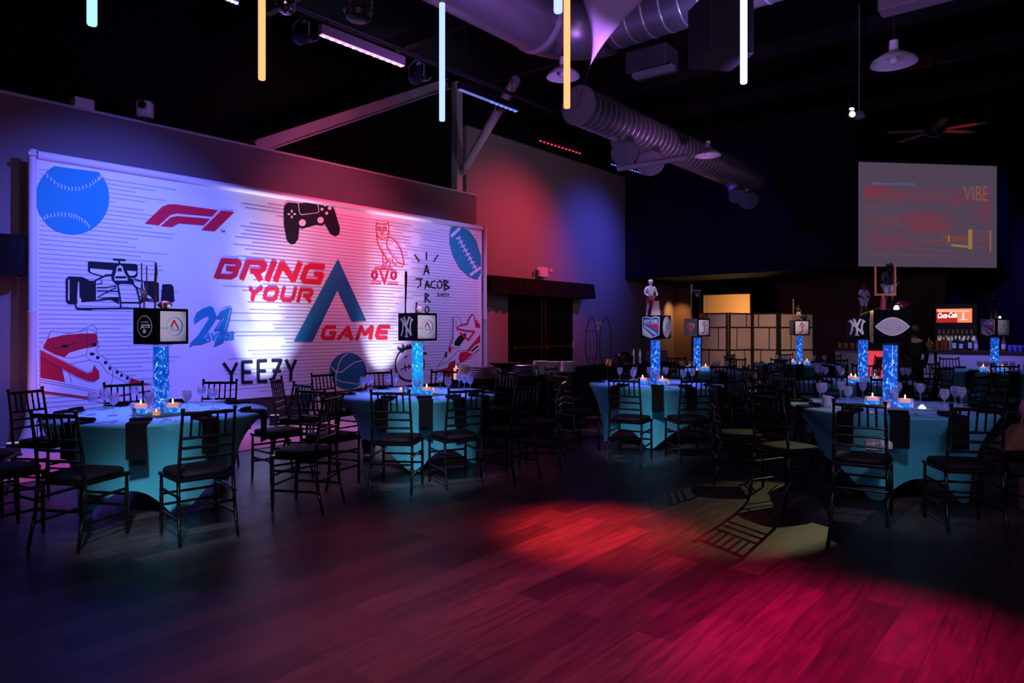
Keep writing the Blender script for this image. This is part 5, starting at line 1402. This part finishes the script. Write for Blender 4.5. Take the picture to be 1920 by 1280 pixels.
# ================================================================== FOLDING SCREEN
PAPER = mat('cream_screen_paper', (.45, .33, .30), .8)
FR_ = mat('black_screen_frame', (.008, .006, .006), .5)
t = thing('folding_screen', 'black-framed paper folding screen with four panels before the brown wall', 'folding screen')
pp = [(1312, 16.3), (1366, 15.9), (1410, 16.4), (1460, 15.9), (1527, 16.2)]
pts = [at(*p) for p in pp]
HT = 1.86
for i in range(4):
    A, B = Vector(pts[i]), Vector(pts[i+1]); d = B-A; w = d.length-.03; an = math.atan2(d.y, d.x); c = (A+B)/2
    pn = MB()
    pn.box((0, 0, HT/2), (w, .008, HT-.05)); o = pn.build('paper_panel', PAPER, t, loc=(c.x, c.y, 0), rz=an)
    m = MB()
    for sx in (-1, 1): m.box((sx*(w/2-.02), 0, HT/2), (.04, .035, HT))
    for zz in (HT-.02, HT-.34, HT-.86, HT-1.38, .12): m.box((0, 0, zz), (w, .03, .03))
    for (u, za, zb) in ((-.18, HT-.34, HT), (.12, HT-.86, HT-.34), (-.12, HT-1.38, HT-.86), (.15, .12, HT-1.38)): m.box((u*w*1.4*(1 if i % 2 == 0 else -1), 0, (za+zb)/2), (.018, .025, zb-za))
    m.build('lattice_frame', FR_, o)
# dark curtains round the lit doorway
for k, (pa, pb, lab) in enumerate(((1296, 1318, 'narrow black curtain on the left of the lit doorway'), (1407, 1456, 'wide black curtain on the right of the lit doorway'))):
    ya, yb_ = on_x(pa, 600, 21.3)[1], on_x(pb, 600, 21.3)[1]
    m = MB(); vs = []; fs = []; n = 26
    for i in range(n+1):
        yy = ya+(yb_-ya)*i/n; xx = 21.35-.05*math.sin(i*1.5); vs += [(xx, yy, .01), (xx, yy, 2.95)]
    for i in range(n): fs.append((2*i, 2*i+2, 2*i+3, 2*i+1))
    m.add(vs, fs); o = m.build('curtain', NAPKIN, smooth=True); tag(o, lab, 'curtain')
    o.modifiers.new('thickness', 'SOLIDIFY').thickness = .01
ya, yb_ = on_x(1316, 600, 21.3)[1], on_x(1408, 600, 21.3)[1]
tag(MB().box((21.465, (ya+yb_)/2, (ztop+2.95)/2), (.06, abs(ya-yb_), 2.95-ztop)).build('curtain_pelmet', NAPKIN), 'black pelmet above the lit doorway', 'pelmet')
# ================================================================== BAR
BX = 16.5
def by(px): return on_x(px, 660, BX)[1]
BARF = mat('pale_bar_front', (.42, .40, .48), .6)
t = thing('bar_counter', 'long pale-fronted bar counter lit blue on the right', 'bar')
H = 1.02
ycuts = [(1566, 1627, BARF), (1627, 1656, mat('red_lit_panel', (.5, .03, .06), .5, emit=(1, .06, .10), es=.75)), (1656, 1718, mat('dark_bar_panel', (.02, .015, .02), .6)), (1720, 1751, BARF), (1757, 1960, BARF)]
for (pa, pb, mm) in ycuts:
    y0, y1 = by(pa), by(pb); MB().box((BX+.05, (y0+y1)/2, H/2), (.1, abs(y0-y1), H-.02)).build('front_panel', mm, t)
MB().box((BX+.30, (by(1562)+by(1965))/2, H+.015), (.7, abs(by(1562)-by(1965)), .035)).build('counter_top', mat('dark_red_counter', (.06, .02, .02), .25), t)
MB().box((BX+.38, (by(1566)+by(1960))/2, H/2-.01), (.5, abs(by(1566)-by(1960))-.1, H-.04)).build('carcass', DARKMETAL, t)
# bottles
def bottle(x, y, z, h, r, colr, cap, lab, band=None):
    t = thing('bottle', lab, 'bottle', (x, y, z), group='bottles on the bar')
    MB().lathe([(r*.95, 0), (r, .01), (r, h*.58), (r*.5, h*.7), (r*.32, h*.78), (r*.32, h*.95)], n=14).build('glass', colr, t, smooth=True)
    MB().lathe([(r*.36, h*.93), (r*.36, h)], n=10).build('cap', cap, t)
    if band: MB().lathe([(r*1.02, h*.12), (r*1.02, h*.45)], n=14, cap=(False, False)).build('paper_label', band, t)
AMB = mat('amber_spirit_glass', (.22, .06, .02), .15); GRN = mat('dark_green_glass', (.01, .03, .015), .12); CLR = mat('pale_bottle_glass', (.25, .25, .3), .12); 
LABW = mat('white_label_paper', (.6, .58, .6), .7)
bl = [(1755, AMB), (1763, AMB), (1771, AMB), (1779, CLR), (1787, GRN), (1792, GRN), (1800, GRN), (1808, GRN), (1817, GRN), (1827, CLR)]
names_ = ['first', 'second', 'third', 'fourth', 'fifth', 'sixth', 'seventh', 'eighth', 'ninth', 'tenth']
for i, (px, mm) in enumerate(bl):
    yy = by(px); bottle(BX+.15+.1*(i % 2), yy, H+.034, .29+.03*((i*7) % 3), .036, mm, DARKMETAL, '%s bottle from the left in the bar row under the red sign' % names_[i], LABW if i in (4, 6, 8, 9) else None)
yy = by(1880); bottle(BX+.2, yy, H+.034, .3, .04, AMB, PORCELAIN, 'brown bottle with pale label on the bar, right of the far vase', LABW)
x, y, z = BX+.18, by(1739), H+.034
t = thing('brass_samovar', 'gilt lidded urn on the bar left of the bottles', 'urn', (x, y, z))
MB().lathe([(.06, 0), (.04, .02), (.085, .05), (.09, .12), (.05, .16), (.03, .18), (.012, .22), (.012, .25)], n=18).build('body', mat('gilt_metal', (.7, .45, .2), .25, .9), t, smooth=True)
MB().tube([(.08, 0, .08), (.13, 0, .06)], .012, 8).build('spout', mat('gilt_metal', (.7, .45, .2), .25, .9), t)
k = 0
ORD = ['first', 'second', 'third', 'fourth', 'fifth', 'sixth', 'seventh', 'eighth', 'ninth', 'tenth', 'eleventh', 'twelfth']
for px in (1571, 1577, 1583, 1589, 1595, 1601, 1607, 1613):
    tag(MB().lathe([(.03, 0), (.036, .12), (.034, .12), (.028, .006)], n=12).build('tumbler', mat('amber_lit_glass', (.45, .28, .12), .2), smooth=True, loc=(BX+.15+.12*(k % 2), by(px), H+.034)), '%s amber-lit tumbler from the left end of the bar' % ORD[k], 'glass', 'tumblers at the left end of the bar'); k += 1  # amber light put into the glass colour
k = 0
for px in (1893, 1898, 1903, 1908, 1913, 1918):
    tag(MB().lathe([(.03, 0), (.036, .12), (.034, .12), (.028, .006)], n=12).build('tumbler', mat('blue_lit_glass', (.12, .12, .5), .2), smooth=True, loc=(BX+.1+.12*(k % 2), by(px), H+.034)), '%s blue-lit tumbler in the cluster at the right end of the bar' % ORD[k], 'glass', 'tumblers at the right end of the bar'); k += 1  # blue bar light put into the glass colour
# drinks machine behind the bar
MX = 18.2
ya, yb_ = on_x(1752, 600, MX)[1], on_x(1832, 600, MX)[1]
yc = (ya+yb_)/2; wy_ = abs(ya-yb_)
tag(MB().rbox((MX+.35, yc, .45), (.7, wy_+1.6, .9), .01).build('back_counter', DARKMETAL), 'dark back counter behind the bar carrying the drinks machine', 'counter')
ztopm, zs_t, zs_b = zat(569, on_x(1790, 570, MX)[0]*1.0), 0, 0
def zx(py, px=1790):
    return on_x(px, py, MX)[2]
t = thing('soda_machine', 'drinks dispenser with a lit red sign behind the bar', 'drinks machine', (MX, yc, .90), -PI/2)
hh = zx(569)-.90
MB().rbox((0, .3, hh/2), (wy_, .5, hh), .015).build('cabinet', mat('black_machine_body', (.012, .008, .01), .4), t)
sw2, sh2, sc2 = wy_*.84, zx(578.5)-zx(604.5), (zx(578.5)+zx(604.5))/2-.90
def LS(u, v, k): return (-.0+u, .045-k, sc2+v)
D = Decal(LS, eps=.002); off = -wy_*.04
hw, hh2 = sw2/2, sh2/2
D.poly([(off-hw, -hh2), (off+hw, -hh2), (off+hw, hh2), (off-hw, hh2)], 0); D.poly([(off-hw, -hh2), (off+hw*.2, -hh2), (off+hw*.15, hh2*.5), (off-hw, hh2*.6)], 1); D.poly([(off-hw*.9, hh2*.55), (off+hw*.9, hh2*.5), (off+hw*.9, hh2*.72), (off-hw*.9, hh2*.9)], 3)
D.text('Coca-Cola', 2, (off-hw*.93, -hh2*.4), (hw*1.1, hh2*.1), (hw*.02, hh2*.85), bold=.04, shear=.35)
D.poly([(off+hw*.48, -hh2*.5), (off+hw*.56, -hh2*.5), (off+hw*.56, hh2*.1), (off+hw*.53, hh2*.5), (off+hw*.51, hh2*.5), (off+hw*.48, hh2*.1)], 2); D.poly([(off+hw*.3, -hh2*.62), (off+hw*.8, -hh2*.62), (off+hw*.8, -hh2*.56), (off+hw*.3, -hh2*.56)], 2)
D.mb.build('lit_sign', [mat('sign_orange_red', (.5, .1, .05), .4, emit=(1, .22, .12), es=1.1), mat('sign_deep_red', (.4, .02, .02), .4, emit=(.55, .02, .02), es=.8), mat('sign_white', (.8, .8, .8), .4, emit=(1, .9, .85), es=1.3), mat('sign_glow_orange', (.6, .3, .1), .4, emit=(1, .45, .2), es=1.2)], t, normals=False)
for i in range(8):
    u = -wy_*.43+wy_*.86*(i+.5)/8; zb = zx(622)-.90
    MB().rbox((u, .0, zb), (.05, .06, .10), .012).box((u, -.005, zb-.10), (.035, .05, .06)).build('tap', mat('pale_tap_plastic', (.35, .3, .3), .5), t)
MB().box((0, .03, zx(634)-.9), (wy_*.9, .02, .11)).build('backlit_tray', mat('soft_white_backlight', (.5, .5, .5), .5, emit=(.5, .42, .45), es=.45), t)
# person in black beside the bar
def person(label, loc, rz, k):
    t = thing('person', label, 'person', loc, rz)
    J = {'hip': (0, 0, .95), 'waist': (0, 0, 1.1), 'chest': (0, 0, 1.33), 'neck': (0, 0, 1.5), 'head': (0, .01, 1.62), 'crown': (0, .0, 1.72),
         'ls': (-.17, 0, 1.40), 'le': (-.24, .03, 1.12), 'lh': (-.16, .2, 1.02), 'lp': (-.12, .28, 1.02), 'rs': (.17, 0, 1.40), 're': (.25, .0, 1.12), 'rh': (.24, .1, .9), 'rp': (.24, .12, .82),
         'lhip': (-.1, 0, .9), 'lk': (-.11, .02, .5), 'lf': (-.12, -.03, .08), 'lt': (-.13, .13, .04), 'rhip': (.1, 0, .9), 'rk': (.11, .02, .5), 'rf': (.12, -.02, .08), 'rt': (.14, .14, .04)}
    E = [('hip', 'waist'), ('waist', 'chest'), ('chest', 'neck'), ('neck', 'head'), ('head', 'crown'), ('chest', 'ls'), ('ls', 'le'), ('le', 'lh'), ('lh', 'lp'), ('chest', 'rs'), ('rs', 're'), ('re', 'rh'), ('rh', 'rp'), ('hip', 'lhip'), ('lhip', 'lk'), ('lk', 'lf'), ('lf', 'lt'), ('hip', 'rhip'), ('rhip', 'rk'), ('rk', 'rf'), ('rf', 'rt')]
    RD = dict(hip=.14, waist=.12, chest=.14, neck=.055, head=.085, crown=.07, ls=.06, le=.043, lh=.03, lp=.03, rs=.06, re=.043, rh=.03, rp=.03, lhip=.09, lk=.06, lf=.042, lt=.035, rhip=.09, rk=.06, rf=.042, rt=.035)
    def sk(nm, keep, g, m_):
        ks = [n_ for n_ in J if n_ in keep]; me = bpy.data.meshes.new(nm)
        me.from_pydata([tuple(c*k for c in J[n_]) for n_ in ks], [(ks.index(a), ks.index(b)) for a, b in E if a in ks and b in ks], [])
        o = bpy.data.objects.new(nm, me); COL.objects.link(o); o.parent = t; o.modifiers.new('skin', 'SKIN')
        for i, n_ in enumerate(ks): me.skin_vertices[0].data[i].radius = (RD[n_]*g*k,)*2
        me.skin_vertices[0].data[0].use_root = True; o.modifiers.new('smooth', 'SUBSURF').levels = 2; me.materials.append(m_)
    sk('body', list(J), 1, mat('skin', (.3, .16, .12), .6)); sk('shirt', ['hip', 'waist', 'chest', 'ls', 'le', 'lh', 'rs', 're', 'rh'], 1.2, NAPKIN); sk('trousers', ['hip', 'lhip', 'lk', 'lf', 'rhip', 'rk', 'rf'], 1.25, NAPKIN)
    MB().ball((0, -.015*k, 1.68*k), .115*k, 16, sc=(1, 1.1, 1.05)).build('hair', mat('black_hair', (.006, .004, .004), .7), t, smooth=True)
x, y = at(1714, 13.6)
person('person in black clothes standing with back turned before the bar', (x, y, 0), rad(-90+20), .87)

# ================================================================== UPLIGHTS ON THE FLOOR
UP = []
for k, (px, lab) in enumerate(((25, 'small floor uplight at the left end of the banner'), (515, 'small floor uplight below the capital letters'), (728, 'small floor uplight right of the basketball print'))):
    x = on_y(px, 700, 9.62)[0]
    t = thing('floor_uplight', lab, 'uplight', (x, 9.62, .01))
    MB().lathe([(.09, 0), (.09, .02), (.075, .03), (.075, .15)], n=18).build('can', DARKMETAL, t, smooth=True)
    MB().lathe([(.07, .151), (.07, .155)], n=18).build('lens', mat('uplight_lens', (.8, .8, .9), .3, emit=(.75, .8, 1), es=.3), t)
    UP.append((x, 9.62, .2))

# ================================================================== LIGHTS
def spot(name, loc, tgt, col, power, size, blend=.6, r=.05):
    l = bpy.data.lights.new(name, 'SPOT'); l.color = col; l.energy = power; l.spot_size = rad(size); l.spot_blend = blend; l.shadow_soft_size = r
    o = bpy.data.objects.new(name, l); COL.objects.link(o); o.location = loc
    o.rotation_euler = (Vector(tgt)-Vector(loc)).to_track_quat('-Z', 'Y').to_euler(); return o
def area(name, loc, tgt, col, power, sx, sy, spread=180):
    l = bpy.data.lights.new(name, 'AREA'); l.shape = 'RECTANGLE'; l.size = sx; l.size_y = sy; l.color = col; l.energy = power; l.spread = rad(spread)
    o = bpy.data.objects.new(name, l); COL.objects.link(o); o.location = loc
    o.rotation_euler = (Vector(tgt)-Vector(loc)).to_track_quat('-Z', 'Y').to_euler(); return o
def point(name, loc, col, power, r=.1):
    l = bpy.data.lights.new(name, 'POINT'); l.color = col; l.energy = power; l.shadow_soft_size = r
    o = bpy.data.objects.new(name, l); COL.objects.link(o); o.location = loc; return o
BLUE = (.16, .16, 1); REDC = (1, .05, .10); MAG = (1, .02, .22); LAV = (.72, .55, 1)
wb = lambda px, py: on_y(px, py, BY)

w = bpy.data.worlds.new('hall_dark'); SC.world = w; w.use_nodes = True
w.node_tree.nodes['Background'].inputs[0].default_value = (.5, .35, .8, 1); w.node_tree.nodes['Background'].inputs[1].default_value = .0015
# washes on the banner from the battens
spot('blue_wash_left', wb(230, 0)[:1]+(6.4, 4.6), wb(240, 520), (.09, .13, 1), 1900, 66, 1)
spot('violet_wash_left', wb(60, 0)[:1]+(6.6, 4.6), wb(90, 640), (.55, .35, 1), 90, 80, 1)
spot('red_wash_middle', wb(640, 0)[:1]+(6.8, 4.8), wb(650, 430), (1, .11, .26), 500, 60, 1)
spot('lilac_wash_right', wb(840, 0)[:1]+(7.2, 4.6), wb(830, 560), (.32, .24, 1), 520, 66, 1)
spot('pink_wash_low', wb(560, 0)[:1]+(7.0, 4.6), wb(580, 690), (.85, .30, .85), 150, 70, 1)
# uplights standing on the floor
spot('uplight_left', (UP[0][0], 9.4, .2), wb(40, 640), (1, .3, .8), 20, 80, 1, .03)
spot('uplight_middle', (UP[1][0], 9.42, .2), wb(505, 585), (.55, .72, 1), 260, 62, 1, .03)
spot('uplight_middle_high', (UP[1][0], 9.42, .2), wb(515, 385), (.7, .6, 1), 620, 36, 1, .03)
spot('uplight_right', (UP[2][0], 9.42, .2), wb(728, 600), (.66, .68, 1), 240, 58, 1, .03)
spot('uplight_right_high', (UP[2][0], 9.42, .2), wb(745, 405), (.78, .62, 1), 640, 30, 1, .03)
spot('pink_floor_left', (1.6, 9.0, 4.6), (2.2, 8.25, 0), (1, .08, .62), 330, 50, 1)
spot('pink_floor_middle', (5.6, 9.2, 4.4), (5.6, 8.3, 0), (1, .08, .6), 240, 46, 1)
# washes on walls
spot('wall_red', (13.3, 7.6, 5.0), on_y(960, 500, 10.75), (1, .05, .12), 480, 96, 1)
spot('wall_blue', (16.6, 7.9, 4.6), on_y(1108, 480, 10.75), (.07, .08, 1), 400, 90, 1)
spot('wall_grey', (13.8, 5.5, 4.0), on_y(1040, 430, 10.75), (.8, .6, .75), 60, 100, 1)
spot('wall_left_block_blue', (4.4, 7.2, 4.0), (4.9, 10.4, 4.2), (.32, .10, .9), 40, 90, 1)
spot('wall_left_block_red', (7.9, 7.2, 4.0), (7.8, 10.4, 4.2), (1, .06, .16), 110, 84, 1)
spot('wall_left_far', (1.0, 6.8, 3.6), (.6, 10.4, 3.8), (.9, .2, .35), 34, 100, 1)
spot('beam_red', (8.0, 7.6, 4.3), (7.3, 10.6, 5.2), (1, .15, .3), 60, 40, 1)
spot('soffit_blue', (14.0, 6.6, 4.6), (18.3, 7.6, 3.9), (.06, .03, .9), 75, 90, 1)
spot('screen_side_blue', (22.5, -3.0, 5.4), (23.2, 1.8, 4.4), (.03, .08, 1), 330, 40, 1)
spot('far_wall_blue', (21.5, -1.2, 5.6), (25, -.6, 3.2), (.08, .06, 1), 160, 80, 1)
spot('bar_front_blue', (14.9, 1.4, 2.8), on_x(1850, 690, 16.5), (.14, .12, 1), 230, 50, 1)
spot('bar_front_white', (14.4, 2.2, 3.4), on_x(1770, 690, 16.5), (.8, .7, 1), 90, 80, 1)
# warm downlight and doorway glow at the back, added fill on the folding screen
spot('warm_downlight', (20.9, on_x(1270, 600, 20.9)[1], 2.7), (21.5, on_x(1270, 600, 21.5)[1], .9), (1, .5, .18), 110, 85, 1)
point('doorway_glow', (23.0, (dz0+dz1)/2+.3, 2.2), (1, .55, .22), 95, .2)
spot('folding_screen_fill', (12.5, 4.0, 3.6), (*at(1430, 16.2), 1.0), (1, .66, .46), 480, 40, 1)
# the bright spot that throws the chair shadow on the floor
spot('gobo_spot', (SLP[0]-.05, SLP[1]-.05, SLZ-.06), (*W(1.98, 5.78), 0), (.95, .84, .42), 390, 12.6, .35, .008)
# coloured pools on the floor
def fl(px, py):
    F = CH*FPX/(py-HZ); return (*at(px, F), 0)
for (px, py, col, pw, sz, nm) in ((1120, 992, (1, .03, .03), 7500, 17, 'red_pool'), (1300, 1010, (1, .05, .04), 500, 22, 'red_pool_b'), (1640, 1240, (1, .0, .14), 5000, 24, 'magenta_pool'), (1300, 1130, (1, .0, .16), 1200, 28, 'magenta_pool_b'),
                                  (820, 1260, (.95, .13, .33), 850, 34, 'lilac_pool'), (860, 1050, (.95, .05, .18), 380, 34, 'rose_pool'), (520, 1130, (.5, .08, .55), 25, 34, 'violet_pool')):
    x, y, z = fl(px, py); spot(nm, (x+1.6, y+2.2, 5.2), (x, y, 0), col, pw, sz, 1, .1)
# blue light from above on table tops, added unseen fill from the viewer side on their skirts
for key, pw, pf in (('T1', 700, 480), ('T2', 700, 480), ('T3', 460, 330), ('T4', 80, 50), ('T5', 50, 40), ('T6', 60, 30), ('T7', 110, 150), ('T8', 60, 30)):
    x, y = W(*TC[key]); spot('table_top_'+key.lower(), (x+.3, y+1.0, 5.4), (x, y, .76), (.42, .20, 1), pw*3.4, 22, .7, .15)
    qx, qy = W(TC[key][0]*.45, TC[key][1]-4.2); spot('skirt_fill_'+key.lower(), (qx, qy, 3.4), (*W(TC[key][0]*.86, TC[key][1]-.85), .05), (.64, .72, .95), pf*1.9, 19, 1, .12)
area('viewer_side_fill', (-1.5, -1.2, 4.6), (8, 5, .8), (.80, .58, 1), 30, 2.5, 2.5)  # added unseen fill from behind the viewer
spot('duct_violet', (6.0, 3.4, 3.4), (6.0, 5.9, 5.6), (.5, .2, 1), 260, 90, 1)
spot('duct_violet_b', (7.0, 2.4, 3.6), (8.2, 2.6, 5.6), (.4, .25, 1), 300, 90, 1)
spot('duct_violet_c', (11.0, 3.8, 3.0), (11.8, 6.0, 5), (.6, .25, .8), 130, 90, 1)
spot('sail_violet', (2.2, -1.0, 2.2), (5.5, 1.8, 5.2), (.7, .3, .8), 150, 60, 1)  # added violet light to lift the sail
for key, pw in (('T1', 150), ('T2', 170), ('T3', 150), ('T4', 130), ('T5', 60), ('T6', 110), ('T7', 60), ('T8', 45)):
    x, y = W(*TC[key]); dR, dF = -TC[key][0], -TC[key][1]; l_ = math.hypot(dR, dF); qx, qy = W(TC[key][0]+dR/l_*4.2+.8, TC[key][1]+dF/l_*4.2)
    spot('box_fill_'+key.lower(), (qx, qy, 3.3), (x, y, 1.5), (.88, .74, 1), pw*3.2, 5.6, .7, .05)  # added fill on each display box, no lamp hangs there
spot('ceiling_fill', (5.0, -1.0, 1.2), (10, 5.5, 5.5), (.62, .42, 1), 150, 100, 1, .3)  # added upward fill for pendants and ducts, no fixture
spot('column_fill', (9.2, 6.6, 3.4), (10.9, 10.5, 5.6), (.7, .55, .8), 90, 50, 1)  # added fill on the steel column and pipe
spot('plate_pink', (8.6, 9.4, 4.6), (9.0, 7.0, .9), (1, .35, .8), 600, 34, 1)  # added pink light for the plate stacks
spot('fan_red', (13.0, 1.0, 3.6), (*at(1800, 12.4), zat(236, 12.4)), (1, .08, .04), 160, 14, .6)  # added red light on one fan blade
spot('box_front_fill', (-.5, -2.0, 3.4), (5, 6, 1.4), (.85, .72, 1), 120, 60, .9, .2)  # added lavender fill on the box fronts, source unseen
spot('box_front_fill_right', (.5, -3.5, 3.6), (10, 3, 1.4), (.8, .68, 1), 160, 50, .9, .2)  # same added fill for the right-hand boxes

# ================================================================== CAMERA
cam = bpy.data.cameras.new('camera'); co = bpy.data.objects.new('camera', cam); COL.objects.link(co)
co.location = (0, 0, CH); co.rotation_euler = (PI/2, 0, TH-PI/2)
cam.sensor_width = 36; cam.lens = FPX*36/1920; cam.shift_y = -(640-HZ)/1920; cam.clip_end = 100
SC.camera = co
vs_ = SC.view_settings; vs_.view_transform = 'Standard'; vs_.look = 'None'; vs_.exposure = 0; vs_.gamma = 1
SC.cycles.max_bounces = 6; SC.cycles.transparent_max_bounces = 16; SC.cycles.sample_clamp_indirect = 4; SC.cycles.use_denoising = True
SC.cycles.caustics_reflective = False; SC.cycles.caustics_refractive = False
